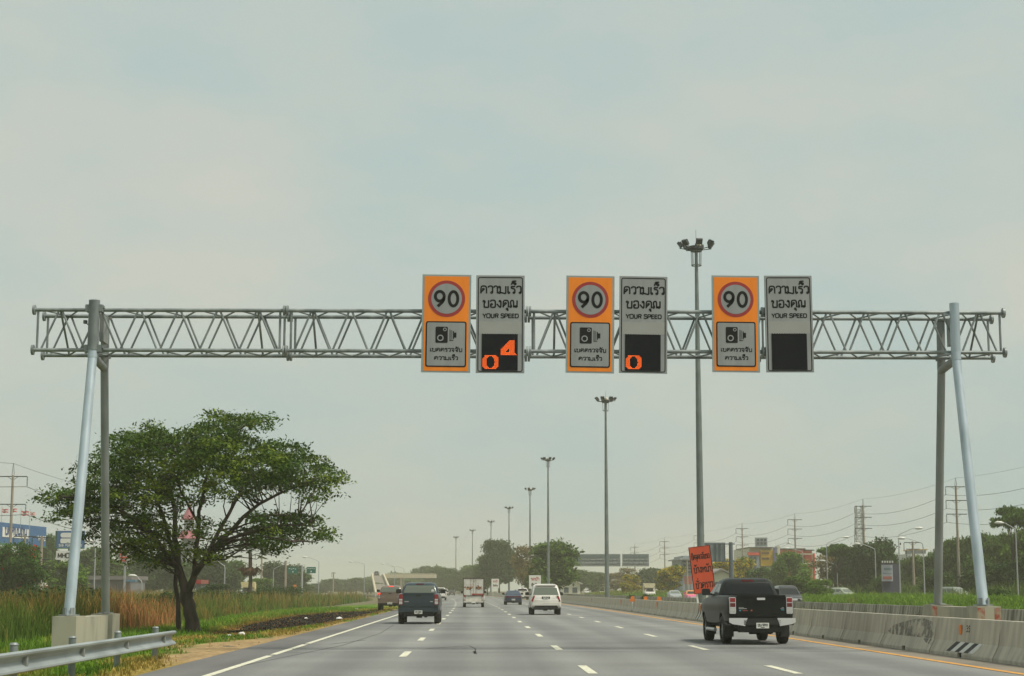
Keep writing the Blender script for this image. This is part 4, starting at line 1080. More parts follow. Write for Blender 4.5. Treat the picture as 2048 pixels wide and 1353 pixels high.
street_lamp(1605, 1103, 1578, 1097, 300, 'thin lamp post in front of the red building', rl)
street_lamp(1552, 1092, 1573, 1086, 330, 'thin lamp post in front of the pale building corner', rl)
street_lamp(2031, 1056, 2006, 1046, 178, 'lamp post at the far right among the tall trees', rl)
street_lamp(1674, 1130, 1650, 1122, 270, 'lamp post half lost against the brown bare tree', rl)
ll = 'street lamps along the left service road'
street_lamp(638, 1122, 614, 1115, 330, 'lamp post right of the green signs with arm pointing left', ll)
street_lamp(729, 1128, 705, 1124, 390, 'lamp post standing left of the flyover ramp', ll)
street_lamp(789, 1133, 769, 1128, 450, 'lamp post in front of the flyover, first of two close together', ll)
street_lamp(808, 1137, 790, 1133, 480, 'lamp post in front of the flyover, second of two close together', ll)
street_lamp(547, 1137, 568, 1130, 300, 'lamp post with arm pointing right near the big dark tree', ll)
street_lamp(450, 1130, 432, 1122, 210, 'thin lamp post right of the umbrella tree trunk', ll)
street_lamp(191, 1090, 184, 1082, 190, 'thin lamp post seen between the left gantry legs', ll)
street_lamp(284, 1160, 272, 1152, 190, 'thin short lamp post behind the reeds under the umbrella tree', ll)

WOODPOLE = mat('concrete utility pole', (0.30, 0.26, 0.20), .85, 0, var=.15, stretch=(1, 1, .3))
WIRE = mat('black cable', (0.05, 0.055, 0.05), .7)
def utility_pole(x, y, h, lab, group, arms=((14.2, 1.3), (12.5, 1.3), (10.8, 1.3)), hang=-1, double=False):
    r = thing('utility_pole', lab, 'utility pole', (x, y, 0), group=group)
    top = max(a for a, _ in arms) + .15
    MB().use(WOODPOLE).tube([(0, 0, -.3), (0, 0, top)], [.20, .13], 8).build('pole', r)
    if h > top + .1: MB().use(DARKMETAL).tube([(-.12, 0, top), (-.02, 0, h)], [.03, .02], 4).tube([(.12, 0, top), (.02, 0, h)], [.03, .02], 4).build('spike', r)
    for z, L in arms:
        a = MB().use(DARKMETAL).bb(-L, L, -.06, .06, z - .05, z + .05).tube([(-.6, 0, z), (0, 0, z - .4)], .025, 4).tube([(.6, 0, z), (0, 0, z - .4)], .025, 4).build('cross_arm', r)
        for s in ((hang,) if not double else (-1, 1)):
            m = MB().use(DARKMETAL)
            for k in range(6): m.tube([(s * L, 0, z - .1 - .16 * k), (s * L, 0, z - .2 - .16 * k)], [.085, .05], 6)
            m.build('insulator', a)
    return r
rowY = [167, 217, 268, 320, 367, 415, 465, 528]
rowpx = [None, 1918, 1730, 1592, 1486, 1400, 1330, 1270]
rp = 'tall power poles along the right roadside'
labs = ['', 'tall power pole seen just left of the outer right gantry leg', 'tall power pole in front of the round dark tree', 'tall power pole rising in front of the red building', 'tall power pole rising behind the cantilever sign back', 'tall power pole partly hidden behind the orange board', 'far power pole with crossarms by the second mast', 'faint farthest power pole behind the far sign gantry']
hooks = []
for Y, px, lab in zip(rowY, rowpx, labs):
    x = 60.3 + .0 if px is None else at(px, 1150, Y).x
    hooks.append((x, Y))
    if px is not None: utility_pole(x, Y, 15.3, lab, rp)
def wire(points, sag, lab, group, r=.022):
    m = MB().use(WIRE)
    for a, b_ in zip(points, points[1:]):
        a, b_ = Vector(a), Vector(b_)
        m.tube([a.lerp(b_, k / 10) - Vector((0, 0, sag * 4 * (k / 10) * (1 - k / 10))) for k in range(11)], r, 4, caps=False)
    tag(m.build('power_line'), lab, 'cable', group)
for z, lab in ((13.2, 'top black power line slung along the right row of poles'), (11.5, 'middle black power line slung along the right row of poles'), (9.8, 'lowest black power line slung along the right row of poles')):
    wire([(x - 1.3, y, z) for x, y in hooks], 1.0, lab, 'power lines on the right poles')
wire([(x, y, 15.3) for x, y in hooks], .5, 'thin top guard wire over the right row of power poles', 'power lines on the right poles', .012)
utility_pole(at(1826, 1110, 240).x, 240, 0, 'stout twin armed utility pole between lamp posts', None, arms=((7.9, 1.2), (7.0, .9)))
utility_pole(at(1374, 1118, 300).x, 300, 0, 'pale utility pole beside the yellow flowering tree', None, arms=((6.3, .9), (5.5, .8)))
lp = at(18, 1150, 190)
utility_pole(lp.x, 190, 15.0, 'tall power pole standing at the far left before the blue billboard', None, arms=((13.6, 1.55), (10.6, 1.5)), hang=1)
wl = [(lp.x - 12, 120), (lp.x, 190), (at(330, 1150, 262).x, 262)]
for k, (z, lab) in enumerate(((12.5, 'upper cable from the far left power pole into the umbrella tree'), (9.5, 'lower cable from the far left power pole towards the small blue sign'))):
    wire([(wl[0][0] + 1.5, 120, z), (lp.x + 1.5, 190, z), (wl[2][0] + 1.5, 262, z - .2)], 1.2, lab, 'cables on the far left pole', .03)
wire([(wl[0][0], 120, 15), (lp.x, 190, 15), (wl[2][0], 262, 15)], .8, 'thin top guard wire of the far left pole', 'cables on the far left pole', .018)
utility_pole(at(81, 1150, 185).x, 185, 0, 'short brown pole in front of the blue billboard corner', None, arms=((6.9, 1.0), (4.6, .9), (3.9, .8)))
utility_pole(at(47, 1150, 205).x, 205, 0, 'short pole with crossarm in front of the white billboard panel', None, arms=((7.6, 1.3),))
utility_pole(at(667, 1150, 420).x, 420, 0, 'lone grey pole in the haze left of the flyover', None, arms=((5.5, .4),))
utility_pole(at(523, 1150, 320).x, 320, 0, 'tall faint pole right of the sugar palm', None, arms=((9.4, 1.2), (8.0, 1.2)))
utility_pole(at(571, 1150, 250).x, 250, 0, 'pale bare pole beside the left green sign', None, arms=((5.4, .2),))

# ------------------------------------------------------------------ far structures
CREAMC = mat('cream bridge concrete', (0.50, 0.44, 0.32), .85, 0, var=.08)
def pxbox(mb, px0, px1, py0, py1, Y, depth, org):
    a, b_ = at(px0, py0, Y), at(px1, py1, Y)
    return mb.bb(a.x - org[0], b_.x - org[0], Y - org[1], Y + depth - org[1], b_.z, a.z)
# flyover: a ramp that comes down towards us and a deck across the road
a = at(766, 1150, 640); o = (a.x, 640)
fly = thing('flyover', 'pale cream concrete flyover with a ramp coming down to the left verge', 'bridge', (a.x, 640, 0))
m = MB().use(CREAMC); pxbox(m, 762, 872, 1149.5, 1156.5, 640, 8, o); m.build('deck', fly)
m = MB().use(CREAMC)
for k in range(26):
    p = 770 + k * 3.95; pxbox(m, p, p + 2.3, 1147.2, 1149.5, 640.2, .3, o)
m.build('parapet', fly)
m = MB().use(mat('ramp asphalt', (.19, .17, .14), .9)); zt_ = at(764, 1152, 640).z
xr0, xr1 = at(743, 1152, 640).x - a.x, at(766, 1152, 640).x - a.x
yn = 470 - 640; xn0, xn1 = at(752, 1183, 470).x - a.x, at(783, 1183, 470).x - a.x
m.add([(xn0, yn, 0), (xn1, yn, 0), (xr1, 4, zt_), (xr0, 4, zt_), (xn0, yn, -.5), (xn1, yn, -.5), (xr1, 4, zt_ - 1), (xr0, 4, zt_ - 1)], [(0, 1, 2, 3), (4, 7, 6, 5), (0, 4, 5, 1), (1, 5, 6, 2), (2, 6, 7, 3), (3, 7, 4, 0)])
ramp = m.build('ramp', fly)
for (x0, xa) in ((xn0, xr0), (xn1, xr1)):
    MB().use(CREAMC).add([(x0 - .25, yn, -.3), (x0 + .25, yn, -.3), (xa + .25, 4, zt_ - 1.1), (xa - .25, 4, zt_ - 1.1), (x0 - .25, yn, .9), (x0 + .25, yn, .9), (xa + .25, 4, zt_ + .9), (xa - .25, 4, zt_ + .9)],
        [(0, 3, 2, 1), (4, 5, 6, 7), (0, 1, 5, 4), (1, 2, 6, 5), (2, 3, 7, 6), (3, 0, 4, 7)]).build('ramp_wall', ramp)
m = MB().use(CREAMC); pxbox(m, 742, 762, 1151.5, 1156, 646, 7, o); m.build('approach_deck', fly)
for p in (768, 800):
    m = MB().use(CREAMC); pxbox(m, p, p + 4, 1156.6, 1182, 641, 5, o); m.build('pier', fly)
src_ = [o_ for o_ in bpy.data.objects if str(o_.get('label', '')).startswith('graphite wagon')][0]
far_car = dup(src_, (at(751, 1150, 640).x, 646, zt_ - .1), 0, 'tiny dark vehicle at the crest of the flyover ramp'); del far_car['group']

# overhead sign gantry over the opposite road, seen from behind
a = at(1220, 1120, 380); o = (a.x, 380)
BACK = mat('grey sign back', (0.20, 0.235, 0.25), .5, .2, var=.06)
og = thing('far_sign_gantry', 'overhead sign gantry over the opposite road showing two ribbed grey backs', 'gantry', (a.x, 380, 0))
for p0, p1 in ((1128, 1241), (1244.5, 1298)):
    m = MB().use(BACK); pxbox(m, p0, p1, 1108.5, 1132, 380, .1, o); pn = m.build('sign_back', og)
    m = MB().use(GALV)
    for k in range(int((p1 - p0) / 4)): pxbox(m, p0 + 2 + k * 4, p0 + 2.6 + k * 4, 1109, 1118, 379.85, .14, o)
    m.build('rib', pn)
    m = MB().use(GALV)
    z0, z1 = at(0, 1126.5, 379).z, at(0, 1119, 379).z
    x0, x1 = at(p0, 1120, 379).x - a.x, at(p1, 1120, 379).x - a.x
    for z in (z0, z1): m.tube([(x0, -.9, z), (x1, -.9, z)], .11, 6).tube([(x0, -.3, z), (x1, -.3, z)], .08, 6)
    k = x0
    while k < x1 - .8: m.tube([(k, -.9, z0), (k + .4, -.9, z1)], .06, 4).tube([(k + .4, -.9, z1), (k + .8, -.9, z0)], .06, 4); k += .8
    m.build('truss', og)
    m = MB().use(GALV_DARK); pxbox(m, p0, p1, 1130, 1133.2, 378.9, 1.0, o); m.build('catwalk', og)
xp = at(1118, 1150, 380).x - a.x
MB().use(GALV).tube([(xp, -.5, 0), (xp, -.5, z1 + 2)], .3, 10).build('pole', og)
MB().use(GALV).tube([(xp, -.5, z1), (at(1130, 1120, 380).x - a.x, -.5, z1)], .16, 6).tube([(xp, -.5, z0), (at(1130, 1120, 380).x - a.x, -.5, z0)], .16, 6).build('arm', og)

# cantilever sign in the median, seen from behind
a = at(1462, 1120, 116); o = (a.x, 116)
cs = thing('cantilever_sign', 'grey sign back on a cantilever pole rising behind the black pickup', 'road sign', (a.x, 116, 0))
zt = at(1462, 1085, 116).z
MB().use(mat('blue grey pole', (.13, .155, .17), .5, .3)).tube([(0, 0, 0), (0, 0, zt)], [.17, .13], 12).build('pole', cs)
m = MB().use(mat('sign back sheet', (.27, .30, .31), .5, .3, col2=(.19, .22, .22), scale=2, stretch=(3, 1, .1))); pxbox(m, 1409, 1451, 1085.5, 1123.5, 116.1, .05, o); pn = m.build('panel', cs)
m = MB().use(GALV_DARK)
for p0 in (1415, 1432, 1441, 1449.5): pxbox(m, p0, p0 + 1, 1086, 1123, 116.02, .07, o)
m.build('rib', pn)
for py in (1088.5, 1123): m = MB().use(mat('blue grey pole', (0, 0, 0))); pxbox(m, 1409, 1470, py - 1, py + 1, 115.9, .12, o); m.build('arm', cs)

# buildings on the right
def building(name, lab, px0, Y, blocks, cat='building'):
    a = at(px0, 1150, Y); r = thing(name, lab, cat, (a.x, Y, 0)); o = (a.x, Y)
    for nm, p0, p1, y0, y1, dy, dep, mt in blocks:
        m = MB().use(mt); pxbox(m, p0, p1, y0, y1, Y + dy, dep, o); m.build(nm, r)
    return r
REDW = mat('red facade', (.62, .07, .045), .7, 0, var=.08, scale=.2); PALEW = mat('pale facade', (.60, .58, .44), .8, 0, var=.06, scale=.3); YELW = mat('yellow facade', (.70, .42, .03), .7, 0, var=.05); DKROOF = mat('dark roof edge', (.07, .06, .06), .8)
WINB = mat('facade window', (.06, .08, .10), .3); GREYW = mat('grey facade', (.26, .29, .31), .8, 0, var=.05, scale=.3); TXTY = mat('brown lettering', (.14, .07, .02), .6); PURP = mat('blue purple banner', (.12, .11, .22), .6)
building('shopping_hall', 'big red shopping hall with white band and dark roof edge behind the roadside trees', 1563, 430, [
    ('wall', 1562, 1609, 1100, 1186, 0, 40, REDW), ('side_wing', 1609, 1626, 1102, 1186, 1, 38, REDW), ('white_band', 1563, 1626, 1107.5, 1109.5, -.4, .39, PALEW), ('white_pillar', 1624, 1626.5, 1104, 1186, -.5, .4, PALEW),
    ('base_band', 1563, 1626, 1126, 1129, -.4, .39, PALEW), ('roof_edge', 1560, 1611, 1097, 1099.8, -1, 42, DKROOF), ('wing_roof', 1611.2, 1629, 1099.5, 1101.8, 0, 40, DKROOF), ('corner_block', 1627, 1632, 1107, 1186, 0, 30, REDW)])
building('shop_building', 'cream shop building with yellow banner, roof hoarding and hanging fronts', 1490, 400, [
    ('wall', 1498, 1562, 1096, 1188, 0, 24, PALEW), ('tower', 1553, 1562, 1092, 1188, -2, 1.9, PALEW), ('yellow_banner', 1521, 1546, 1101, 1132, -1, .9, YELW), ('roof_edge', 1498, 1546, 1094.5, 1096, -1.5, 20, DKROOF), ('banner_strip', 1546.5, 1555, 1095, 1122, -2.3, .25, PURP),
    ('banner_text', 1524, 1538, 1104.5, 1108.5, -1.3, .28, TXTY), ('banner_text', 1524, 1538, 1115.5, 1119.5, -1.3, .28, TXTY), ('window_wall', 1497, 1519, 1112, 1150, -1, .9, GREYW), ('red_sign', 1496, 1519, 1105, 1111, -1.4, 1.3, REDW), ('window', 1500, 1505, 1114, 1140, -1.3, .28, WINB), ('window', 1508, 1513, 1114, 1140, -1.3, .28, WINB)])
hd = building('roof_hoarding', 'grey hoarding with two rows of dark blotches on top of the shop building', 1522, 402, [('panel', 1510.5, 1535, 1075.5, 1094, 0, .5, GREYW)], 'billboard')
a = at(1522, 1150, 402); m = MB().use(mat('dark hoarding print', (.05, .06, .07), .7))
for r_ in range(2):
    for k in range(3): pxbox(m, 1514 + k * 7, 1518.5 + k * 7, 1078 + r_ * 7, 1082.5 + r_ * 7, 401.9, .09, (a.x, 402))
m.build('print', hd)
m = MB().use(DARKMETAL)
for p in (1513, 1522, 1532): pxbox(m, p, p + .6, 1094, 1097, 402.1, .3, (a.x, 402))
m.build('strut', hd)
building('grey_tower_block', 'narrow grey block with flat roof left of the orange board', 1372, 390, [('wall', 1364, 1392, 1119, 1186, 0, 20, GREYW), ('roof_slab', 1360, 1394, 1117, 1119.6, -2, 24, mat('slab grey', (.36, .38, .38), .8)), ('parapet', 1366, 1390, 1112, 1116.8, 0, 18, GREYW)] + [('window', 1366, 1390, y_, y_ + 3, -.3, .28, WINB) for y_ in (1122, 1129, 1136, 1143)])
building('red_board', 'small red board in front of the narrow grey block', 1375, 330, [('panel', 1369, 1384, 1153, 1169, 0, .3, mat('faded red board', (.45, .10, .08), .7)), ('post', 1371, 1372, 1169.2, 1186, .05, .2, DARKMETAL), ('post', 1381, 1382, 1169.2, 1186, .05, .2, DARKMETAL)], 'billboard')
def gable(name, lab, p0, p1, ytop, yeave, Y, wallm, roofm, dep=14):
    a, b_ = at(p0, yeave, Y), at(p1, yeave, Y); top = at(p0, ytop, Y).z
    r = thing(name, lab, 'building', (a.x, Y, 0)); w = b_.x - a.x
    MB().use(wallm).bb(0, w, 0, dep, -.1, a.z).prism([(0, a.z), (w, a.z), (w / 2, top - .05)], 0.0, dep).build('wall', r)
    MB().use(roofm).prism([(-.6, a.z - .15), (w / 2, top - .02), (w / 2, top + .25), (-.6, a.z + .12)], -.6, dep + .6).prism([(w / 2, top - .02), (w + .6, a.z - .15), (w + .6, a.z + .12), (w / 2, top + .25)], -.6, dep + .6).build('roof', r)
    MB().use(WINB).bb(w * .15, w * .4, -.06, -.002, .8, a.z * .7).bb(w * .6, w * .85, -.06, -.002, .8, a.z * .7).build('window', r)
gable('house', 'cream gabled house with grey roof behind the orange board', 1425, 1460, 1140, 1150, 300, PALEW, mat('grey roofing', (.24, .23, .22), .8))
gable('warehouse', 'low pale shed with wide roof glimpsed below the front median tree', 1122, 1160, 1160, 1168, 420, PALEW, mat('pale roofing', (.5, .47, .38), .8))
building('low_wall_house', 'long low beige wall far behind the oncoming traffic', 1215, 520, [('wall', 1212, 1232, 1176, 1186, 0, 10, PALEW), ('roof', 1211, 1233, 1174, 1175.9, -.5, 11, mat('pale roofing', (0, 0, 0)))])
building('white_house', 'small white house peeking above the trees behind the inner gantry leg', 1840, 330, [('wall', 1822, 1852, 1108, 1188, 0, 12, mat('white house wall', (.6, .6, .56), .8)), ('upper_wall', 1833, 1852, 1101, 1107.8, 1, 9, GREYW), ('roof', 1832, 1855, 1098.5, 1100.8, .5, 10, mat('tan roof', (.45, .33, .16), .8))])
# small lit billboard by the right service road
sb = building('small_billboard', 'small white and purple billboard with row of lamps by the right service road', 1775, 212, [('panel', 1764, 1800, 1128, 1186, .3, .4, mat('purple board', (.055, .055, .085), .6)), ('white_sheet', 1763.5, 1786, 1130, 1163, 0, .28, mat('weathered white sheet', (.40, .42, .45), .5))], 'billboard')
a = at(1775, 1150, 212); m = MB().use(mat('red print bar', (.30, .10, .08), .7)); o = (a.x, 212)
pxbox(m, 1766, 1784, 1153, 1159, 211.94, .05, o); m.use(mat('grey print bar', (.2, .25, .26), .7)); pxbox(m, 1768, 1784, 1136, 1141, 211.94, .05, o); pxbox(m, 1766, 1784, 1146, 1148, 211.94, .05, o); m.build('print', sb)
m = MB().use(LAMPHEAD)
for k in range(5): pxbox(m, 1764.5 + k * 5, 1766.5 + k * 5, 1122, 1126, 211.6, .3, o)
m.build('lamp', sb)
m = MB().use(DARKMETAL)
for k in range(5): pxbox(m, 1765.2 + k * 5, 1765.8 + k * 5, 1126.2, 1127.9, 211.7, .3, o)
m.build('lamp_arm', sb)
# telecom lattice tower behind the round tree
a = at(1720, 1100, 420); tw = thing('lattice_tower', 'grey lattice telecom tower rising behind the power pole by the round tree', 'tower', (a.x, 420, 0))
zt = at(1720, 1012, 420).z; m = MB().use(GALV_DARK)
for sx, sy in ((-1, -1), (1, -1), (1, 1), (-1, 1)): m.tube([(sx * 1.4, sy * 1.4, 0), (sx * .7, sy * .7, zt)], .12, 4)
k = 8.0
while k < zt - 1.2:
    w0, w1 = 1.4 - .7 * k / zt, 1.4 - .7 * (k + 1.4) / zt
    for sy in (-1, 1):
        m.tube([(-w0, sy * w0, k), (w1, sy * w1, k + 1.4)], .06, 4).tube([(w0, sy * w0, k), (-w1, sy * w1, k + 1.4)], .06, 4).tube([(-w1, sy * w1, k + 1.4), (w1, sy * w1, k + 1.4)], .06, 4)
    k += 1.4
m.build('lattice', tw)
for k in range(4):
    for sx in (-1, 1): MB().use(LAMPGREY).bb(sx * 1.0 - .12, sx * 1.0 + .12, -1.1, -.85, zt - 3 - k * 3.2, zt - 1.2 - k * 3.2).build('antenna', tw)
# signs and buildings on the left
def turned_board(p0, p1, yt0, yb0, yt1, yb1, Y0, Y1):
    A0, A1, B0, B1_ = at(p0, yt0, Y0), at(p0, yb0, Y0), at(p1, yt1, Y1), at(p1, yb1, Y1)
    return A0, B0, (A0.z + B0.z) / 2, (A1.z + B1_.z) / 2
A0, B0, zt, zb = turned_board(-40, 93, 1040, 1084, 1055, 1092, 208, 232)
d = (B0 - A0); L = math.hypot(d.x, d.y)
bbd = thing('blue_billboard', 'huge blue billboard with white panel of blue writing at the far left', 'billboard', (A0.x, A0.y, 0), math.atan2(d.y, d.x))
BLUE = mat('blue billboard sheet', (0.04, 0.125, 0.27), .5, 0, var=.06, scale=1)
MB().use(BLUE).bb(0, L, 0, .5, zb, zt).build('panel', bbd)
s0 = 40 / 133 * L; u = L / 133
MB().use(PLATE).bb(s0 + 2 * u, s0 + 54 * u, -.06, -.01, zb + .75, zt - .55).build('white_panel', bbd)
m = MB(); letter(m, 'ขกคบนถน', s0 + 6 * u, s0 + 50 * u, zb + 1.1, (zt - zb) * .36, .22, -.1, mat('blue lettering', (.03, .07, .2), .5)); letter(m, 'นนช', s0 + 74 * u, s0 + 91 * u, zb + .75, (zt - zb) * .2, .2, -.05, PLATE); m.build('lettering', bbd)
MB().use(mat('green edge', (.05, .16, .07), .6)).bb(0, L, -.08, .5, zb - .22, zb - .01).build('bottom_rail', bbd)
for k in range(5): MB().use(DARKMETAL).bb(L * (.1 + .2 * k) - .15, L * (.1 + .2 * k) + .15, .55, .85, -.2, zb + .5).build('post', bbd)
for px, py, sc in ((12, 1021, 1), (29, 1020, 1), (50, 1026, 1.25), (68, 1027, .8)):
    Y = 222; a = at(px, py, Y); r = thing('flag', 'red and white flag on a thin pole above the blue billboard', 'flag', (a.x, Y, 0), group='row of flags above the blue billboard')
    MB().use(LAMPGREY).tube([(-.5, .0, 0), (-.5, 0, a.z + .55)], .035, 5).build('pole', r)
    for nm, z0, z1, mt in (('red_stripe', .08, .23, mat('flag red', (.5, .08, .07), .8)), ('white_stripe', -.08, .078, mat('flag white', (.6, .56, .52), .8)), ('red_stripe', -.23, -.082, mat('flag red', (0, 0, 0)))):
        m = MB().use(mt); n_ = 8; vs = []
        for k in range(n_ + 1):
            xx = -.46 + .72 * sc * k / n_; yy = .12 * sin(k * .9); dz = -.07 * sin(k * .7) - .02 * k
            vs += [(xx, yy, a.z + z0 * sc + dz), (xx, yy, a.z + z1 * sc + dz)]
        m.add(vs, [(2 * k, 2 * k + 2, 2 * k + 3, 2 * k + 1) for k in range(n_)]).build(nm, r)
a = at(138, 1150, 235); o = (a.x, 235)
sb2 = building('furniture_sign', 'blue sign with white emblem behind the outer left gantry leg', 138, 235, [('panel', 113, 168, 1062, 1096, 0, .4, BLUE), ('green_edge', 111, 112.8, 1062, 1098, 0, .4, mat('green edge', (0, 0, 0))), ('green_base', 113, 168, 1096.2, 1098, 0, .4, mat('green edge', (0, 0, 0))), ('post', 136, 139, 1098.2, 1188, .1, .3, DARKMETAL)], 'billboard')
m = MB().use(PLATE)
A, B = at(121, 1066, 234.9), at(158, 1087, 234.9)
x0, x1, z1_, z0_ = A.x - a.x, B.x - a.x, A.z, B.z; hm = (z0_ + z1_) / 2
m.prism(rrect(x0, x1, hm + .06, z1_, .3), -.05, -.005).prism(rrect(x0, x1, z0_, hm - .06, .18), -.05, -.005).build('emblem', sb2)
m = MB(); q0, q1 = at(117, 1093, 234.9), at(164, 1089, 234.9); letter(m, 'S.B. FURNITURE', q0.x - a.x, q1.x - a.x, q0.z, q1.z - q0.z, .07, -.03, PLATE); m.build('lettering', sb2)
sb3 = building('white_shop_sign', 'white sign with dark letters just below the blue emblem sign', 130, 234, [('panel', 112.5, 150, 1102, 1120, 0, .3, PLATE), ('post', 115, 116.5, 1120.2, 1188, .1, .2, DARKMETAL), ('post', 146, 147.5, 1120.2, 1188, .1, .2, DARKMETAL)], 'billboard')
a3 = at(130, 1150, 234); m = MB(); q0, q1 = at(115, 1116, 233.9), at(146, 1107, 233.9); letter(m, 'MHOC', q0.x - a3.x, q1.x - a3.x, q0.z, q1.z - q0.z, .13, -.02, INK); m.build('lettering', sb3)
building('red_white_sign', 'red and white pylon sign half hidden by the umbrella tree foliage', 250, 240, [('panel', 239, 262, 1092, 1126, 0, .4, mat('pale pylon', (.5, .47, .44), .6)), ('red_band', 240, 256, 1114, 1117, -.1, .09, REDW), ('red_band', 240, 252, 1120, 1123, -.1, .09, REDW), ('red_edge', 239, 241, 1092, 1112, -.1, .09, REDW), ('post', 248, 250, 1126.2, 1188, .1, .2, LAMPGREY)], 'billboard')
building('long_shed', 'long low grey roofed shed behind the reeds at the left', 170, 270, [('wall', 160, 260, 1160, 1188, 0, 12, mat('shed wall', (.16, .16, .17), .8)), ('roof', 158, 262, 1152, 1159.8, -1, 14, mat('shed roof', (.17, .155, .15), .8)), ('awning', 252, 270, 1160, 1164, -3, 1.9, mat('blue awning', (.08, .18, .27), .7))])
building('red_stall', 'small red roofed stall behind the umbrella tree trunk', 397, 215, [('roof', 391, 402, 1160, 1168, -1, 6, mat('red car paint', (0, 0, 0))), ('wall', 392, 401, 1168.2, 1188, 0, 4, mat('shed wall', (0, 0, 0)))])
building('roadside_wall', 'low white and orange block at the foot of the brown pole on the left', 88, 225, [('wall', 78, 84, 1164, 1188, 0, 3, PLATE), ('slab', 82, 98, 1172, 1177, .5, 4, mat('salmon slab', (.5, .25, .16), .8))])
a = at(378, 1050, 340); tp = thing('spired_tower', 'pink tiered spire tower seen through the umbrella tree branches', 'tower', (a.x, 340, 0))
PINKR = mat('pink roof tile', (.33, .11, .13), .8, 0, var=.08); z_ = lambda py: at(378, py, 340).z
s_ = 340 / FPX
MB().use(PINKR).tube([(0, 0, z_(1040)), (0, 0, z_(1020)), (0, 0, z_(1004))], [17 * s_, 5.5 * s_, .3 * s_], 8).build('spire', tp)
MB().use(mat('tower wall', (.33, .34, .33), .8)).tube([(0, 0, z_(1062)), (0, 0, z_(1040.5))], [10 * s_, 10 * s_], 8).build('belfry', tp)
MB().use(PINKR).tube([(0, 0, z_(1078)), (0, 0, z_(1062.5))], [26 * s_, 13 * s_], 8).build('lower_roof', tp)
MB().use(mat('tower wall', (0, 0, 0))).tube([(0, 0, 0), (0, 0, z_(1078.5))], [14 * s_, 14 * s_], 8).build('shaft', tp)
# green direction signs on one pole
a = at(604, 1150, 260); gs = thing('direction_sign', 'two green direction signs sharing one white pole beyond the grass', 'road sign', (a.x, 260, 0))
MB().use(LAMPGREY).tube([(0, 0, -.4), (0, 0, at(604, 1131, 260).z)], [.17, .14], 10).build('pole', gs)
GREEN = mat('green sign film', (0.008, 0.13, 0.095), .5)
for p0, p1, y0, y1 in ((575.5, 596, 1135, 1147.5), (613, 631.5, 1134.5, 1147)):
    m = MB().use(GREEN); pxbox(m, p0, p1, y0, y1, 259.8, .08, (a.x, 260)); pn = m.build('panel', gs)
    m = MB().use(PLATE)
    for q in range(4): pxbox(m, p0 + 2 + q * 4, p0 + 4.6 + q * 4, y0 + 2 + q % 2, y0 + 3.2 + q % 2, 259.77, .02, (a.x, 260))
    c_ = (p0 + p1) / 2; pxbox(m, c_ - 1, c_ + 1, y0 + 7.5, y0 + 10.5, 259.77, .02, (a.x, 260)); m.build('marking', pn)
m = MB().use(GALV_DARK)
for y_ in (1137.5, 1145): pxbox(m, 594, 616, y_ - .4, y_ + .4, 259.95, .12, (a.x, 260))
m.build('arm', gs)
building('orange_sign', 'small orange roadworks sign sunk in the grass left of the green signs pole', 590, 300, [('panel', 587, 592.5, 1170, 1177, 0, .1, ORMARK), ('post', 589.4, 590.2, 1177.2, 1188, .02, .05, DARKMETAL)], 'road sign')

# ------------------------------------------------------------------ trees
def leaf_quads(C, size, rng, up=.35):
    """C: Nx3 leaf centres, random little quads"""
    n = len(C)
    nrm = rng.normal(size=(n, 3)); nrm[:, 2] = np.abs(nrm[:, 2]) + up; nrm /= np.linalg.norm(nrm, axis=1)[:, None]
    a = np.cross(nrm, rng.normal(size=(n, 3))); a /= np.linalg.norm(a, axis=1)[:, None] + 1e-9
    b_ = np.cross(nrm, a)
    s = (size * rng.uniform(.6, 1.4, n))[:, None]
    a, b_ = a * s, b_ * s * .55
    V = np.stack([C - a, C + b_ * .9 - a * .1, C + a, C - b_ * .9 - a * .1], 1).reshape(-1, 3)
    return V, np.arange(4 * n).reshape(-1, 4)
def crown_cloud(puffs, nleaf, size, base, rng, sprays=6, flat=.25, tint=None):
    """puffs: list of (centre, radii); leaves sit on small sprays spread through every puff"""
    w = np.array([p[1][0] * p[1][2] + p[1][0] * p[1][1] * .3 for p in puffs]); w = w / w.sum()
    Cs, cols = [], []
    for (c, r), f in zip(puffs, w):
        n = max(8, int(nleaf * f)); ns = max(3, n // sprays)
        d = rng.normal(size=(ns, 3)); d /= np.linalg.norm(d, axis=1)[:, None]
        rad = rng.uniform(.15, 1, ns) ** .45
        sc = np.array(c) + d * rad[:, None] * np.array(r)
        tone = rng.uniform(.55, 1.3, ns)
        idx = rng.integers(0, ns, n)
        sp = min(r) * .33 + size
        off = rng.normal(size=(n, 3)) * np.array((sp, sp, sp * flat)) * .75
        Cs.append(sc[idx] + off)
        k = tone[idx] * rng.uniform(.8, 1.2, n)
        cc = np.array(base)[None] * k[:, None]
        if tint is not None:
            tm = rng.uniform(size=ns) < tint[1]
            cc = np.where(tm[idx][:, None], np.array(tint[0])[None] * rng.uniform(.7, 1.2, n)[:, None], cc)
        cols.append(cc)
    C = np.concatenate(Cs); cl = np.concatenate(cols)
    V, Q = leaf_quads(C, np.full(len(C), size), rng)
    return V, Q, np.repeat(cl, 4, 0)
TREE_CACHE = {}
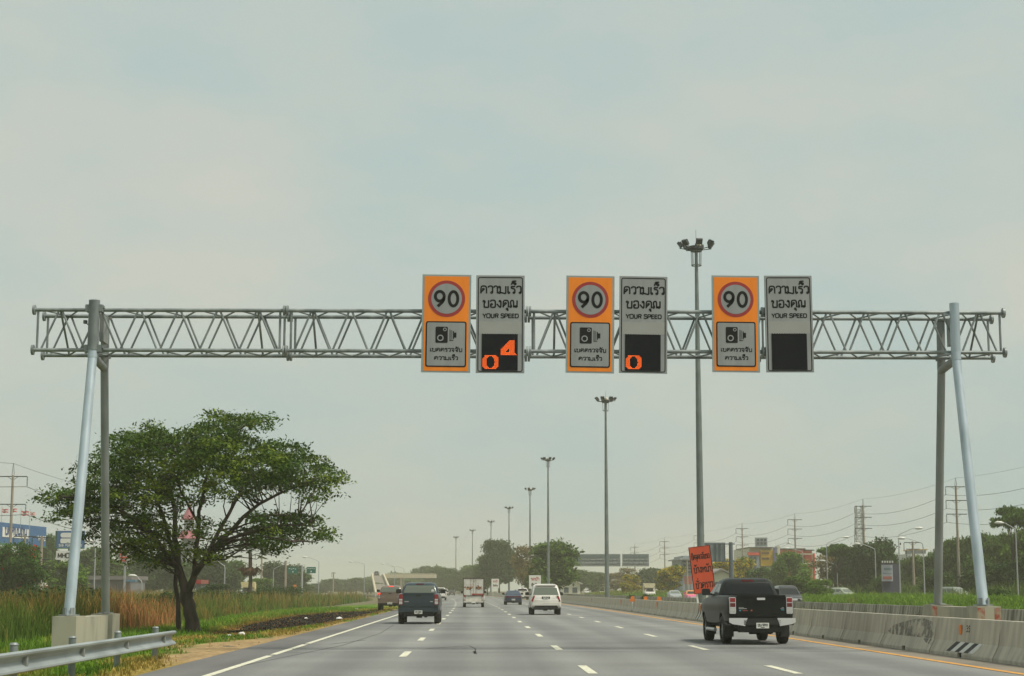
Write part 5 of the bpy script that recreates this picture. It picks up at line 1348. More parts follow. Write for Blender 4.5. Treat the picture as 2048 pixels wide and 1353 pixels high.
STYLES = {
 #        h    w(radius) leafcount size base colour            trunk  kind
 'round': dict(h=10, w=5.2, n=15300, s=0.286, base=(0.038, 0.082, 0.018), t=.25, lo=.12),
 'bushy': dict(h=9, w=4.0, n=11900, s=0.286, base=(0.085, 0.150, 0.024), t=.22, lo=.18),
 'bushy_b': dict(h=9, w=4.4, n=11050, s=0.312, base=(0.072, 0.135, 0.026), t=.22, lo=.15),
 'bright': dict(h=9, w=4.0, n=11050, s=0.286, base=(0.123, 0.216, 0.026), t=.2, lo=.15),
 'dry': dict(h=9, w=4.2, n=5440, s=0.234, base=(0.198, 0.160, 0.054), t=.22, lo=.3),
 'umbrella': dict(h=10, w=5.0, n=7650, s=0.260, base=(0.085, 0.160, 0.024), t=.26, lo=.55),
 'yellow': dict(h=8, w=3.6, n=8500, s=0.260, base=(0.132, 0.188, 0.024), t=.18, lo=.25, tint=((.50, .36, .012), .55)),
 'flame': dict(h=9, w=6.0, n=20400, s=0.260, base=(0.057, 0.128, 0.017), t=.25, lo=.08, tint=((.50, .05, .01), .022)),
}
def tree_meshes(style, var):
    key = (style, var)
    if key in TREE_CACHE: return TREE_CACHE[key]
    S = STYLES[style]; rng = np.random.default_rng(abs(hash(style)) % 1000 + 17 * var if False else sum(map(ord, style)) + 31 * var)
    h, w, lo = S['h'], S['w'], S['lo']
    puffs = []; npf = 22 if style != 'umbrella' else 18
    for i in range(npf):
        q = rng.uniform(0, 2 * pi); rr = math.sqrt(rng.uniform(0, 1)) * .78
        if style == 'umbrella':
            z = h * (.74 + .2 * (1 - rr * rr) + rng.uniform(-.09, .03)); r = (w * rng.uniform(.25, .4), w * rng.uniform(.25, .4), h * .045)
        else:
            zc = rng.uniform(0, 1); env = math.sqrt(max(.05, 1 - ((zc - .42) / .66) ** 2))
            z = h * (lo + (1 - lo) * (.08 + .80 * zc)); rr *= env; r0 = w * rng.uniform(.24, .40); r = (r0, r0, r0 * .72)
        puffs.append(((w * rr * cos(q), w * rr * sin(q), z), r))
    V, Q, c = crown_cloud(puffs, S['n'], S['s'], S['base'], rng, tint=S.get('tint'), sprays=9, flat=.5 if style != 'umbrella' else .2)
    crown = np_mesh('crown', V, Q, c, LEAF)
    m = MB().use(BARK); tr = S['t']
    fork = h * max(.22, lo * .75)
    m.tube([(0, 0, -.4), (.05, .02, fork * .5), (.0, .05, fork)], [tr * 1.25, tr, tr * .8], 8)
    for c_, r_ in puffs[::2]:
        c_ = Vector(c_); mid = Vector((c_.x * .45, c_.y * .45, fork + (c_.z - fork) * .55))
        m.tube([(0, 0.05, fork - .1), mid, c_], [tr * .5, tr * .3, tr * .08], 5)
    TREE_CACHE[key] = (m.mesh('trunk', 60), crown)
    return TREE_CACHE[key]
def tree(px, ytop, halfw, Y, style, var, lab, group, rz=None):
    S = STYLES[style]; a = at(px, ytop, Y); h = max(2.0, a.z + .1); w = halfw * Y / FPX
    r = thing('tree', lab, 'tree', (a.x, Y, -.1), rz if rz is not None else (px * .37) % 6.28, group)
    t_, c_ = tree_meshes(style, var)
    r.scale = (w / S['w'], w / S['w'], h / S['h'])
    link('trunk', t_, r); link('crown', c_, r)
    return r
# trees in the median
mg = 'trees growing in the median'
tree(1100, 1077, 56, 292, 'bushy', 0, 'leafy green median tree nearest the camera, its crown beside the second mast', mg)
tree(1051, 1092, 40, 335, 'dry', 0, 'brownish thin median tree between the two greener ones', mg)
tree(998, 1079, 42, 442, 'round', 1, 'dark green median tree behind the box pickup and white sign', mg)
tree(975, 1110, 26, 450, 'bushy_b', 1, 'lower dark median tree at the edge of the back median tree', mg)
# far belt beyond
fb = 'hazy trees in the belt near the flyover'
fl = 'hazy grey green tree in the belt around and behind the flyover'
for i, (px, yt, hw, Y) in enumerate(((838, 1137, 18, 760), (852, 1132, 18, 740), (873, 1130, 24, 660), (893, 1136, 20, 600), (908, 1131, 26, 620), (930, 1130, 26, 600), (950, 1131, 24, 560), (964, 1140, 20, 520), (800, 1143, 30, 780), (822, 1147, 26, 800), (775, 1150, 26, 820), (742, 1152, 30, 860), (860, 1158, 24, 690), (888, 1156, 26, 670), (835, 1160, 26, 700), (812, 1160, 26, 690), (790, 1161, 22, 680))):
    tree(px, yt, hw, Y, ('bushy_b', 'round', 'bushy')[i % 3], i % 2, fl, fb)
lbg = 'bluish distant trees left of the flyover'
for i, (px, yt, hw, Y) in enumerate(((640, 1163, 26, 640), (662, 1158, 26, 660), (688, 1156, 28, 700), (712, 1156, 26, 700), (735, 1155, 28, 720), (758, 1166, 16, 560), (620, 1168, 20, 600))):
    tree(px, yt, hw, Y, ('round', 'bushy_b')[i % 2], i % 2, 'bluish distant tree in the clump left of the flyover ramp', lbg)
lg = 'roadside trees on the left'
def named(rows, group):
    for (px, yt, hw, Y, st, v, lab) in rows: tree(px, yt, hw, Y, st, v, lab, group)
named([
 (28, 1090, 68, 168, 'flame', 0, 'dense dark tree with few orange flowers at the far left'),
 (-30, 1085, 60, 175, 'flame', 1, 'dense dark tree cut off by the far left picture edge'),
 (98, 1118, 46, 250, 'bushy', 1, 'green tree between the two blue billboards'),
 (97, 1070, 28, 330, 'bushy_b', 0, 'tall dull tree rising between the blue billboards'),
 (140, 1122, 42, 225, 'bright', 0, 'bright green low tree behind the outer left gantry leg'),
 (186, 1096, 46, 320, 'bushy_b', 1, 'tall tree framed between the left gantry legs'),
 (222, 1112, 40, 300, 'bushy', 0, 'tree right behind the inner left gantry leg'),
 (292, 1095, 55, 330, 'round', 0, 'dark tree behind the red and white pylon sign'),
 (345, 1120, 48, 320, 'bushy_b', 0, 'dark tree behind the umbrella tree trunk, left side'),
 (415, 1110, 46, 330, 'round', 1, 'dark tree behind the umbrella tree trunk, right side'),
 (462, 1122, 42, 340, 'bushy_b', 1, 'dark tree to the left of the sugar palm'),
 (520, 1158, 32, 300, 'bright', 1, 'low light green tree just right of the sugar palm'),
 (566, 1115, 52, 400, 'round', 0, 'big dark rounded tree behind the green direction signs'),
 (603, 1146, 26, 395, 'bushy_b', 0, 'lower dark tree right behind the green signs pole'),
 (430, 1168, 34, 200, 'round', 1, 'low dark bush tree behind the grass right of the umbrella trunk'),
 ], lg)
rg = 'roadside trees on the right'
named([
 (1150, 1140, 40, 500, 'bushy_b', 0, 'hazy tree beneath the left end of the far sign gantry'),
 (1187, 1143, 34, 520, 'bushy', 1, 'hazy tree below the far sign gantry, left of the second mast'),
 (1232, 1146, 30, 500, 'dry', 1, 'thin greyish tree just right of the second mast'),
 (1254, 1136, 28, 470, 'dry', 0, 'greyish bare tree under the right panel of the far sign gantry'),
 (1298, 1136, 30, 480, 'round', 1, 'dark hazy tree behind the oncoming cream truck'),
 (1322, 1139, 30, 500, 'bushy_b', 1, 'hazy tree left of the pale utility pole'),
 (1264, 1150, 20, 370, 'yellow', 1, 'small yellow flowering tree left of the cream truck'),
 (1252, 1165, 14, 360, 'yellow', 0, 'lowest yellow flowering bush tree left of the cream truck'),
 (1347, 1129, 30, 330, 'yellow', 0, 'yellow flowering tree left of the orange board'),
 (1324, 1140, 14, 345, 'yellow', 1, 'narrow yellow flowering tree beside the pale utility pole'),
 (1440, 1120, 30, 320, 'yellow', 1, 'yellow flowering tree behind the cantilever sign pole, left of it'),
 (1482, 1113, 30, 330, 'yellow', 0, 'yellow flowering tree right of the cantilever sign pole'),
 (1522, 1135, 30, 290, 'bushy_b', 0, 'dull green tree in front of the yellow banner building'),
 (1582, 1103, 42, 300, 'bright', 0, 'fresh green tree in front of the red shopping hall'),
 (1556, 1120, 24, 280, 'bushy', 1, 'green tree at the left foot of the red shopping hall'),
 (1668, 1086, 44, 265, 'umbrella', 0, 'flat topped tree between red hall and round dark tree'),
 (1662, 1110, 46, 290, 'dry', 1, 'brown sparse tree left of the round dark tree'),
 (1700, 1105, 40, 275, 'round', 1, 'dark tree at the left flank of the round dark tree'),
 (1745, 1062, 54, 262, 'round', 0, 'tall round dense dark tree behind the power pole'),
 (1800, 1120, 32, 300, 'bushy_b', 1, 'tree filling the gap right of the round dark tree'),
 (1838, 1108, 34, 285, 'bushy', 0, 'green tree behind the inner right gantry leg'),
 (1880, 1098, 36, 270, 'bushy_b', 0, 'bushy tree seen between the right gantry legs, left side'),
 (1908, 1074, 32, 250, 'bushy', 1, 'pale topped tree behind the power pole between the gantry legs'),
 (1952, 1068, 40, 245, 'bushy_b', 1, 'dense tree directly behind the outer right gantry leg'),
 (1995, 1060, 44, 235, 'bushy', 0, 'dense tree right of the outer right gantry leg'),
 (2022, 1004, 42, 205, 'umbrella', 1, 'tall open crowned tree towering at the far right'),
 (2045, 1062, 42, 215, 'bright', 1, 'yellowish green tree under the tall open crowned tree'),
 (2085, 1040, 50, 200, 'bushy_b', 0, 'dense tree cut off by the right picture edge'),
 (1960, 1120, 40, 215, 'bushy_b', 1, 'lower bushy tree at the foot of the outer right gantry leg'),
 (2012, 1125, 40, 200, 'round', 1, 'low dark tree at the right, behind the far right lamp post'),
 (1770, 1150, 30, 230, 'bushy_b', 1, 'low tree beside the small lit billboard'),
 (1640, 1160, 30, 205, 'bright', 1, 'low bright shrub tree by the graphite wagon'),
 (1600, 1150, 36, 215, 'bushy', 0, 'low green shrub tree above the graphite wagon'),
 (1870, 1140, 34, 215, 'bushy_b', 0, 'low tree standing behind the dark green wagon'),
 ], rg)
# sugar palm
a = at(499, 1180, 195); pm = thing('sugar_palm', 'sugar palm with skirt of dead brown fronds beside the umbrella tree', 'palm tree', (a.x, 195, -.2))
zt = at(499, 1103, 195).z
MB().use(BARK).tube([(0, 0, 0), (.1, 0, zt * .5), (0, 0, zt)], [.27, .2, .2], 8).build('trunk', pm)
def fronds(n, z0, col, elo, ehi, L, name, seed):
    rng = np.random.default_rng(seed); Vs, Qs, Cl = [], [], []; o = 0
    for i in range(n):
        q = rng.uniform(0, 2 * pi); el = rng.uniform(elo, ehi)
        dd = np.array((cos(q) * cos(el), sin(q) * cos(el), sin(el))); c0 = np.array((0, 0, z0)) + dd * L * .55
        sd = np.cross(dd, (0, 0, 1)); sd /= np.linalg.norm(sd) + 1e-6
        for k in range(13):
            an = (k - 6) / 6 * 1.25; dr = dd * cos(an) + sd * sin(an); tip = c0 + dr * L * .5 * rng.uniform(.8, 1.1) - np.array((0, 0, .12 * L * abs(an)))
            wv = np.cross(dr, rng.normal(size=3)); wv = wv / (np.linalg.norm(wv) + 1e-6) * .05
            Vs += [c0 - wv * .4, c0 + wv * .4, (c0 + tip) / 2 + wv, (c0 + tip) / 2 - wv, tip + wv * .1, tip - wv * .1]
            Qs += [(o, o + 1, o + 2, o + 3), (o + 3, o + 2, o + 4, o + 5)]; o += 6
            Cl += [np.array(col) * rng.uniform(.6, 1.2)] * 6
        Vs += [np.array((0, 0, z0)) - sd * .03, np.array((0, 0, z0)) + sd * .03, c0 + sd * .02, c0 - sd * .02]; Qs.append((o, o + 1, o + 2, o + 3)); o += 4; Cl += [np.array(col)] * 4
    return np_mesh(name, np.array(Vs), np.array(Qs), np.array(Cl), LEAF)
link('crown', fronds(34, zt, (.05, .085, .02), -.3, 1.3, 2.1, 'crown', 3), pm)
link('dead_fronds', fronds(30, zt - .9, (.13, .075, .035), -1.45, -.6, 1.7, 'dead_fronds', 5), pm)

# the umbrella shaped rain tree by the verge
RY = 63.0
rt = thing('rain_tree', 'big dark umbrella shaped tree with double trunk on the left verge', 'tree', (at(380, 1272, RY).x, RY, -.42))
base = Vector((rt.location.x, RY, rt.location.z))
def rp_(px, py, dy=0.0): px = 385 + (px - 385) * .965 if px > 385 else px; return at(px, py, RY + dy) - base
m = MB().use(BARK)
limbs = [
 ([(386, 1278, 0), (384, 1240, 0), (379, 1212, .0), (374, 1183, 0)], [.34, .24, .23, .25]),
 ([(374, 1188, 0), (386, 1160, -.1), (402, 1132, -.3), (440, 1085, -.6), (490, 1035, -.9), (560, 990, -1.0), (640, 962, -.6)], [.19, .16, .14, .115, .09, .06, .025]),
 ([(374, 1190, 0), (362, 1150, .1), (356, 1100, .3), (350, 1050, .8), (345, 1000, 1.2), (330, 940, 1.6), (320, 890, 1.8)], [.20, .17, .14, .11, .09, .06, .025]),
 ([(360, 1142, .1), (335, 1110, -.4), (310, 1075, -.9), (265, 1035, -1.4), (200, 1000, -1.6), (120, 995, -1.2)], [.12, .10, .085, .065, .045, .02]),
 ([(388, 1158, 0), (392, 1100, .6), (398, 1050, .9), (406, 1000, 1.0), (415, 950, .7), (432, 900, .4), (480, 855, .2)], [.12, .10, .09, .08, .065, .045, .02]),
 ([(404, 1130, -.3), (440, 1062, .5), (478, 995, 1.4), (500, 940, 1.8), (560, 905, 2.0)], [.11, .09, .07, .05, .02]),
 ([(440, 1085, -.6), (500, 1066, -1.6), (560, 1052, -2.0), (640, 1052, -1.8)], [.085, .065, .05, .02]),
 ([(420, 1108, -.4), (470, 1080, -1.4), (540, 1075, -2.4), (600, 1085, -2.6)], [.07, .055, .04, .02]),
 ([(357, 1274, .7), (356, 1200, .8), (353, 1140, .9), (340, 1085, 1.2), (318, 1010, 1.8), (300, 940, 2.2), (292, 868, 2.2)], [.13, .105, .10, .09, .07, .05, .02]),
 ([(340, 1085, 1.2), (280, 1050, 2.0), (220, 1040, 2.4), (170, 1045, 2.4)], [.07, .055, .04, .02]),
 ([(310, 1075, -.9), (270, 1085, -1.8), (235, 1100, -2.2)], [.06, .045, .02]),
 ([(345, 1000, 1.2), (290, 950, .6), (230, 925, .2)], [.06, .045, .02]),
 ([(490, 1035, -.9), (560, 1030, -.2), (610, 1035, .2)], [.06, .04, .02]),
 ([(478, 995, 1.4), (540, 960, 2.4), (600, 940, 2.6)], [.05, .04, .02]),
 ([(398, 1050, .9), (360, 980, 0), (350, 930, -.8), (365, 885, -1.2)], [.06, .05, .04, .02]),
]
nodes = []
for pts, rs in limbs:
    P3 = [rp_(*p) for p in pts]
    jit = []
    for i, p in enumerate(P3):
        jit.append(p)
        if i < len(P3) - 1 and i > 0: jit.append((p + P3[i + 1]) / 2 + Vector((random.uniform(-.09, .09), random.uniform(-.1, .1), random.uniform(-.07, .07))))
    rr = []
    rs = [r_ if r_ > .19 else r_ * .78 for r_ in rs]
    for i in range(len(P3)):
        rr.append(rs[i])
        if i < len(P3) - 1 and i > 0: rr.append((rs[i] + rs[i + 1]) / 2)
    m.tube(jit, rr, 9)
    for i in range(len(jit) - 1):
        for k in range(4):
            q = jit[i].lerp(jit[i + 1], k / 4)
            if q.z > 2.2: nodes.append(q)
puff_px = [(490, 846, 62, 17), (430, 866, 70, 22), (540, 838, 20, 7), (300, 878, 45, 20), (293, 852, 14, 9), (438, 832, 18, 9), (250, 885, 45, 22), (360, 892, 85, 30), (470, 900, 88, 28), (560, 905, 62, 20), (605, 928, 55, 20), (645, 950, 42, 18), (672, 962, 26, 11), (520, 935, 85, 28), (420, 940, 85, 32), (320, 935, 85, 36), (235, 925, 55, 32), (195, 955, 45, 30), (640, 985, 42, 14), (585, 962, 65, 22), (130, 985, 40, 14), (100, 998, 24, 8), (150, 1008, 45, 16), (122, 1030, 22, 9), (205, 1000, 65, 28), (280, 990, 75, 32), (185, 1045, 40, 17), (195, 1072, 28, 10), (370, 985, 75, 28), (470, 978, 65, 20), (330, 1045, 75, 32), (262, 1060, 55, 28), (250, 1100, 45, 22), (292, 1100, 55, 28), (350, 1088, 52, 28), (560, 1034, 55, 18), (600, 1045, 45, 17), (640, 1060, 26, 12), (655, 1076, 17, 12), (540, 1064, 45, 17), (562, 1093, 28, 12), (500, 1072, 42, 17), (432, 1060, 40, 20), (455, 1092, 30, 14), (405, 1110, 38, 15), (520, 1098, 24, 13), (592, 1074, 34, 13), (312, 1124, 30, 12), (165, 1020, 40, 14), (505, 960, 60, 16)]
rng = np.random.default_rng(21)
s_px = RY / FPX
LC, LCol, twigs = [], [], MB().use(BARK)
for (px, py, rx, rz_) in puff_px:
    dome = math.sqrt(max(.06, 1 - ((px - 385) / 330) ** 2)) * 4.3
    ns = int(max(3, rx * rz_ / 38 * (.42 if (290 < px < 540 and 970 < py < 1110) else .8 if py > 925 else 1.0))); light = 1.0
    for k in range(ns):
        q = rng.uniform(0, 2 * pi); rad = math.sqrt(rng.uniform(0, 1))
        dy = rng.uniform(-1, 1) * dome * (1.0 if py < 1040 else .75)
        c = rp_(px + rx * rad * cos(q), py + rz_ * rad * sin(q), 0); f = (RY + dy) / RY
        c = Vector(((c.x + base.x) * f - base.x, dy, (c.z + base.z - EYE) * f + EYE - base.z))
        n = int(rng.integers(38, 74)); sp = rng.uniform(.15, .30)
        off = rng.normal(size=(n, 3)) * np.array((sp, sp, .085))
        off[:, 2] -= .22 * (off[:, 0] ** 2 + off[:, 1] ** 2)
        LC.append(np.array(c)[None] + off)
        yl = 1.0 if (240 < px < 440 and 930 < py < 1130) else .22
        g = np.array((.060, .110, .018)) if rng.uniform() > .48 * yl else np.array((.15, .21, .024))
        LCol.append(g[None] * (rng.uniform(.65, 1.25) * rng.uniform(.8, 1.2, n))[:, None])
        if rng.uniform() < .30:
            nd = min(nodes, key=lambda p: (p - c).length + max(0, p.z - c.z + .2) * 2.5)
            dv = c - nd
            if dv.length < 2.2 and dv.z > -.15 * dv.length:
                jt = lambda k: Vector(rng.normal(size=3)) * k * dv.length
                twigs.tube([nd, nd + Vector((dv.x * .38, dv.y * .38, dv.z * .18)) + jt(.05), nd + Vector((dv.x * .72, dv.y * .72, dv.z * .62)) + jt(.05), c - Vector((0, 0, .05))], [.024, .017, .012, .006], 4, caps=False)
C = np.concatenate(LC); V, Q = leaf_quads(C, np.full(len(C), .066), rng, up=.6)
for (px, py, rx, rz_) in puff_px:
    for q in range(2 if rx > 40 else 1):
        c = rp_(px + rng.uniform(-.5, .5) * rx, py + .2 * rz_, rng.uniform(-1.4, 1.4))
        nd = min(nodes, key=lambda p: (p - c).length + max(0, p.z - c.z + .5) * 3 + max(0, 1.2 - (p - c).length) * 2)
        dv = c - nd
        if .5 < dv.length < 4.5 and dv.z > -.1 * dv.length:
            jt = lambda k: Vector(rng.normal(size=3)) * k * dv.length
            r0 = .018 + .009 * dv.length
            m.tube([nd, nd + Vector((dv.x * .30, dv.y * .3, dv.z * .42)) + jt(.03), nd + Vector((dv.x * .62, dv.y * .62, dv.z * .80)) + jt(.03), c], [r0, r0 * .8, r0 * .55, .008], 5, caps=False)
trk_ = m.build('trunk', rt, smooth=70)
twigs.build('twigs', trk_)
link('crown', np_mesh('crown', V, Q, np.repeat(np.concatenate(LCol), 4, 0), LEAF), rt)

# ------------------------------------------------------------------ grass, reeds, shrubs
def blades(X, Y, Z, H, Wd, c0, c1, rng, lean=.35):
    n = len(X); q = rng.uniform(0, 2 * pi, n); wx, wy = np.cos(q) * Wd / 2, np.sin(q) * Wd / 2
    lq = rng.uniform(0, 2 * pi, n); ln = rng.uniform(.05, 1, n) * lean * H; lx, ly = np.cos(lq) * ln, np.sin(lq) * ln
    P = np.stack([X, Y, Z], 1); Wv = np.stack([wx, wy, np.zeros(n)], 1)
    mid = P + np.stack([lx * .28, ly * .28, H * .58], 1); tip = P + np.stack([lx, ly, H * (1 - .25 * (ln / (H * lean + 1e-6)) * lean)], 1)
    V = np.stack([P - Wv, P + Wv, mid + Wv * .8, mid - Wv * .8, tip + Wv * .12, tip - Wv * .12], 1).reshape(-1, 3)
    i = np.arange(n)[:, None] * 6
    Q = np.concatenate([i + np.array([[0, 1, 2, 3]]), i + np.array([[3, 2, 4, 5]])], 0)
    cm = (c0 + c1) / 2
    col = np.stack([c0, c0, cm, cm, c1, c1], 1).reshape(-1, 3)
    return V, Q, col
CXV = np.vectorize(cx)
rng = np.random.default_rng(5)
# short turf of the left verge
n = 60000
yy = np.exp(rng.uniform(np.log(24), np.log(150), n)); xx = rng.uniform(-16, -5.95, n)
col, ds, bm, ring = verge_col(xx, yy)
dens = 1 - np.clip(ds * 1.25, 0, 1) * .985 - bm * 2.2 - .55 * ring
keep = rng.uniform(size=n) < np.clip(dens, 0, 1) * np.clip(.25 + (-5.9 - xx) * .9, 0, 1)
xx, yy, col, ring = xx[keep], yy[keep], col[keep], ring[keep]
hh = rng.uniform(.05, .16, len(xx)) * (1 + 1.6 * np.clip((-8.8 - xx) / 3, 0, 1)) * (1 - .5 * ring)
mixk = rng.uniform(.7, 1.5, len(xx))[:, None]
V, Q, c = blades(xx + CXV(yy), yy, gz(xx), hh, rng.uniform(.018, .04, len(xx)) * (1 + yy / 140), col * mixk * .9, col * mixk * 1.5 + np.array((.03, .03, 0)), rng, .6)
nb = 16000
yb = np.exp(rng.uniform(np.log(58), np.log(132), nb)); xb = rng.uniform(-12.2, -6.2, nb)
_, _, bb_, rg_ = verge_col(xb, yb)
kp = rng.uniform(size=nb) < np.clip(bb_ * .55 + rg_ * .5, 0, 1); xb, yb, bb_ = xb[kp], yb[kp], bb_[kp]
cb = np.where((rng.uniform(size=len(xb)) < .78)[:, None] & (bb_ > .3)[:, None], np.array((.018, .015, .013)), np.array((.20, .11, .045))) * rng.uniform(.6, 1.5, len(xb))[:, None]
V2, Q2, c2 = blades(xb + CXV(yb), yb, gz(xb), rng.uniform(.015, .06, len(xb)), rng.uniform(.03, .06, len(xb)) * (1 + yb / 140), cb, cb * 1.2, rng, .9)
Q = np.concatenate([Q, Q2 + len(V)]); V = np.concatenate([V, V2]); c = np.concatenate([c, c2])
tag(link('verge_grass', np_mesh('verge_grass', V, Q, c, GRASS)), 'short green and straw coloured turf on the left verge', 'grass', kind='stuff')
# tall reeds and meadow on the left
n = 105000
yy = np.exp(rng.uniform(np.log(48), np.log(300), n)); xx = rng.uniform(-1, 0, n) * (.272 * yy + 6) * 1.02
edge = np.interp(yy, [48, 60, 75, 90, 120, 150, 230, 300], [-13.2, -12.8, -12.6, -13.5, -15.0, -15.5, -15.5, -15.0])
edge = edge + 1.6 * (fbm(yy * .15, yy * 0 + 3, 2) - .5)
keep = (xx < edge) & (xx > edge - 34)
keep &= ~((xx > -13.6) & (yy > 56) & (yy < 68) & (xx < -10.0) & (rng.uniform(size=n) < .8))
xx, yy, edge = xx[keep], yy[keep], edge[keep]; n = len(xx)
patchn = fbm(xx * .22, yy * .07, 31); fine = fbm(xx * .9, yy * .3, 40)
hh = np.where(yy < 110, 1.5, 1.6) * rng.uniform(.5, 1.15, n) * (.62 + .7 * patchn) * np.clip(.45 + (edge - xx) * .5, .45, 1) * np.where(yy > 95, .62 + .85 * fbm(xx * .10, yy * .028, 77), 1) * (.62 + .75 * fbm(xx * .45, yy * .16, 88))
hh = np.clip(hh, .25, 2.1)
green, olive, straw, rust = np.array((.065, .135, .022)), np.array((.12, .17, .03)), np.array((.36, .24, .07)), np.array((.38, .18, .07))
kb = np.clip((patchn - .47) * 5 + (fine - .5) * 3 + rng.normal(size=n) * .3, 0, 1)[:, None]
c0 = green * (1 - kb) + np.array((.12, .13, .03)) * kb
c1 = olive * (1 - kb) + straw * kb
pxx = 950 + FPX * (xx / yy)
near = ((yy < 100) & (xx > edge - 5) & (np.abs(xx / yy + .187) < .021) & (rng.uniform(size=n) < .35 + .9 * (fine - .2)))[:, None]
c0 = np.where(near, rust * .75, c0); c1 = np.where(near, rust * 1.25, c1)
j = rng.uniform(.7, 1.3, n)[:, None]
V, Q, c = blades(xx + CXV(yy), yy, gz(xx) - .03, hh, rng.uniform(.018, .042, n) * (.8 + yy / 130), c0 * j, c1 * j, rng, .42)
tag(link('reed_bed', np_mesh('reed_bed', V, Q, c, GRASS)), 'tall green and straw reeds filling the low ground left of the verge', 'reeds', kind='stuff')
# rough grass between the roads on the right
n = 52000
yy = np.exp(rng.uniform(np.log(75), np.log(420), n)); xx = rng.uniform(31.8, 46.6, n)
gn = fbm(xx * .16, yy * .05, 51)
hh = rng.uniform(.35, 1.0, n) * (.2 + 1.45 * gn)
c0 = np.array((.075, .15, .018)) * rng.uniform(.7, 1.3, n)[:, None]
c1 = np.where((gn > .56)[:, None], np.array((.24, .25, .05)), np.array((.16, .28, .03))) * rng.uniform(.75, 1.3, n)[:, None]
V, Q, c = blades(xx + CXV(yy), yy, gz(xx), hh, rng.uniform(.04, .08, n) * (.7 + yy / 200), c0, c1, rng, .6)
tag(link('meadow_grass', np_mesh('meadow_grass', V, Q, c, GRASS)), 'bright green rough grass between the opposite road and the service road', 'grass', kind='stuff')
n = 26000
yy = np.exp(rng.uniform(np.log(100), np.log(420), n)); xx = rng.uniform(55.6, 76, n); gn = fbm(xx * .2, yy * .08, 61)
c0 = np.array((.05, .095, .018)) * rng.uniform(.7, 1.3, n)[:, None]; c1 = np.array((.10, .15, .03)) * rng.uniform(.7, 1.4, n)[:, None]
V, Q, c = blades(xx + CXV(yy), yy, gz(xx), rng.uniform(.6, 2.4, n) * (.5 + gn), rng.uniform(.07, .13, n) * (.7 + yy / 200), c0, c1, rng, .6)
tag(link('roadside_brush', np_mesh('roadside_brush', V, Q, c, GRASS)), 'knee high to head high green brush below the right hand trees', 'undergrowth', kind='stuff')
n = 7000
yy = np.exp(rng.uniform(np.log(60), np.log(420), n)); xx = rng.uniform(11.6, 17.4, n); gn = fbm(xx * .5, yy * .06, 71)
kp = gn > .52; xx, yy, gn = xx[kp], yy[kp], gn[kp]; n = len(xx)
c0 = np.array((.06, .09, .02)) * rng.uniform(.7, 1.3, n)[:, None]
V, Q, c = blades(xx + CXV(yy), yy, gz(xx), rng.uniform(.2, .75, n), rng.uniform(.03, .06, n) * (.7 + yy / 150), c0, c0 * 1.9 + np.array((.03, .01, 0)), rng, .6)
tag(link('median_weeds', np_mesh('median_weeds', V, Q, c, GRASS)), 'scattered green weeds between the two barrier rows', 'weeds', kind='stuff')

def shrub(px, py, w, h, lab, col, z=0.0, group=None, Y=None):
    g = gnd(px, py, z) if Y is None else at(px, py, Y)
    r_ = np.random.default_rng(int(px)); pf = []
    for i in range(9):
        q = r_.uniform(0, 2 * pi); rr = r_.uniform(0, .6)
        pf.append(((w * rr * cos(q), w * rr * sin(q), h * r_.uniform(.25, .72)), (w * .42, w * .42, h * .3)))
    V, Q, c = crown_cloud(pf, int(min(9000, 2600 * max(1, w * h / 1.6))), .10, col, r_, sprays=8, flat=.6)
    t = thing('shrub', lab, 'shrub', (g.x, g.y, z if Y is None else g.z), group=group)
    link('foliage', np_mesh('foliage', V, Q, c, LEAF), t)
    m = MB().use(BARK)
    for i in range(5): m.tube([(0, 0, -.1), (w * .3 * cos(i * 1.3), w * .3 * sin(i * 1.3), h * .6)], [.03, .01], 5)
    m.build('stem', t)
shrub(1748, 1204, 1.5, 1.5, 'dark green shrub in the right hand grass below the small billboard', (.035, .075, .016), .15)
shrub(1985, 1212, 1.6, 1.5, 'round green shrub in the grass beside the outer right gantry leg', (.05, .10, .018), .15)
shrub(2012, 1208, 1.3, 1.2, 'smaller green shrub right of the round one by the outer right leg', (.045, .09, .016), .15)
shrub(735, 1186, 2.5, 1.6, 'dark round bush at the end of the tall grass before the ramp', (.03, .055, .016))
shrub(590, 1186, 6.0, 2.6, 'broad green thicket in the tall grass below the green signs', (.05, .085, .022))
shrub(640, 1186, 5.0, 2.2, 'broad green thicket in the tall grass, right of the green signs pole', (.055, .085, .024))
for px, Y, w, h, lab in ((20, 88, 3.2, 2.1, 'dark leafy bush in the reeds at the far left, below the flame tree'), (75, 96, 2.6, 2.0, 'green leafy bush in the reeds before the short brown pole'), (128, 105, 2.2, 1.9, 'green bush in the reeds behind the outer left gantry leg'), (190, 112, 2.4, 1.9, 'green bush in the reeds between the left gantry legs'),
                         (318, 120, 2.4, 1.8, 'green bush in the reeds left of the umbrella tree trunk'), (440, 150, 3.0, 2.0, 'green bush in the meadow right of the umbrella tree trunk'), (520, 175, 3.6, 2.2, 'green bush in the meadow below the sugar palm'), (560, 200, 3.4, 2.3, 'green bush in the meadow left of the orange roadworks sign')):
    a = at(px, 1190, Y); shrub(px, 1190, w, h, lab, (.045, .088, .02), -.45, 'bushes standing in the reeds', None)
    o_ = [o for o in bpy.data.objects if o.get('label') == lab][0]; o_.location = (a.x, Y, -.45)
for px, py in ((1265, 1207), (1292, 1209)): shrub(px, py, .8, 1.0, 'small weedy shrub between the barriers left of the orange board', (.05, .085, .02), 0, 'weedy shrubs between the barriers')
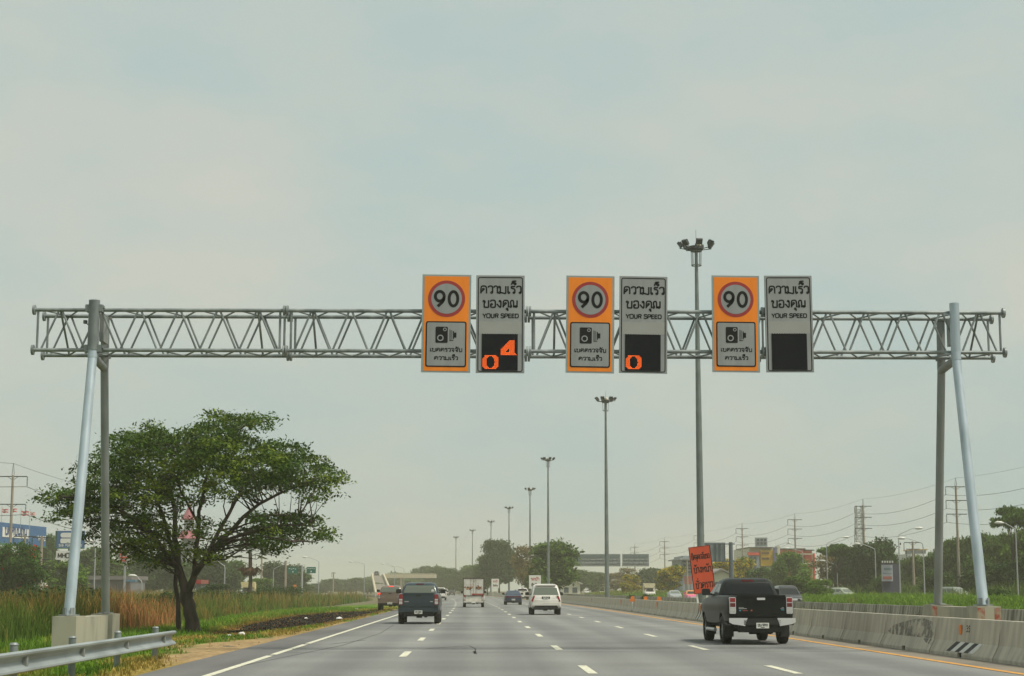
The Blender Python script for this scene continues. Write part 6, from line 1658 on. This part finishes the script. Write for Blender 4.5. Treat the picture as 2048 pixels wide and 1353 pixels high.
for px in (1265, 1291, 1318):
    a = at(px, 1200, 118 - (px - 1265) * .12)
    r = thing('warning_marker', 'small orange marker on a stake just behind the near barrier', 'road marker', (a.x, a.y, 0), group='orange markers between the barriers')
    MB().use(ORMARK).prism(circ(0, .92, .13, 10), -.03, .03).bb(-.17, .17, -.028, .028, .68, .84).build('reflector', r)
    MB().use(PLATE).bb(-.03, .03, -.02, .02, -.05, .68).build('stake', r)
# litter on the verge
BAGM = mat('white plastic bag', (.66, .65, .62), .5)
for px, py, s, lab in ((678, 1240, .26, 'crumpled white bag at the near edge of the scorched strip'), (484, 1272, .24, 'flat white litter on the sand near the umbrella tree'), (458, 1274, .14, 'tiny white scrap left of the flat litter on the sand'), (713, 1219, .22, 'white litter beyond the scorched strip near the bronze pickup'), (345, 1267, .17, 'white scrap of litter at the end of the guardrail'), (612, 1238, .15, 'pale scrap lying in the scorched strip')):
    g = gnd(px, py, -.04); r_ = random.Random(px)
    bm_ = bmesh.new(); bmesh.ops.create_icosphere(bm_, subdivisions=2, radius=1)
    for v in bm_.verts: v.co = Vector((v.co.x * s * .62 * r_.uniform(.7, 1.3), v.co.y * s * .62 * r_.uniform(.7, 1.3), max(-.1, v.co.z) * s * .34 * r_.uniform(.6, 1.3)))
    me = bpy.data.meshes.new('litter'); bm_.to_mesh(me); bm_.free(); me.materials.append(BAGM)
    o = link('litter', me, None, (g.x, g.y, float(gz(g.x)) + .05)); tag(o, lab, 'litter', 'bits of litter on the left verge')

# ------------------------------------------------------------------ hazy air
hm = bpy.data.materials.new('haze'); hm.use_nodes = True; t = hm.node_tree; t.nodes.clear()
ou = t.nodes.new("ShaderNodeOutputMaterial"); pv = t.nodes.new("ShaderNodeVolumePrincipled")
pv.inputs['Color'].default_value = (0.99, 0.965, 0.745, 1); pv.inputs['Density'].default_value = 0.0005
t.links.new(pv.outputs[0], ou.inputs['Volume'])
hz = MB().use(hm).bb(-2600, 2600, -90, 2600, -1.7, 34).build('haze')
hz['kind'] = 'stuff'; hz['label'] = 'pale grey green haze hanging over the whole road'; hz['category'] = 'haze'
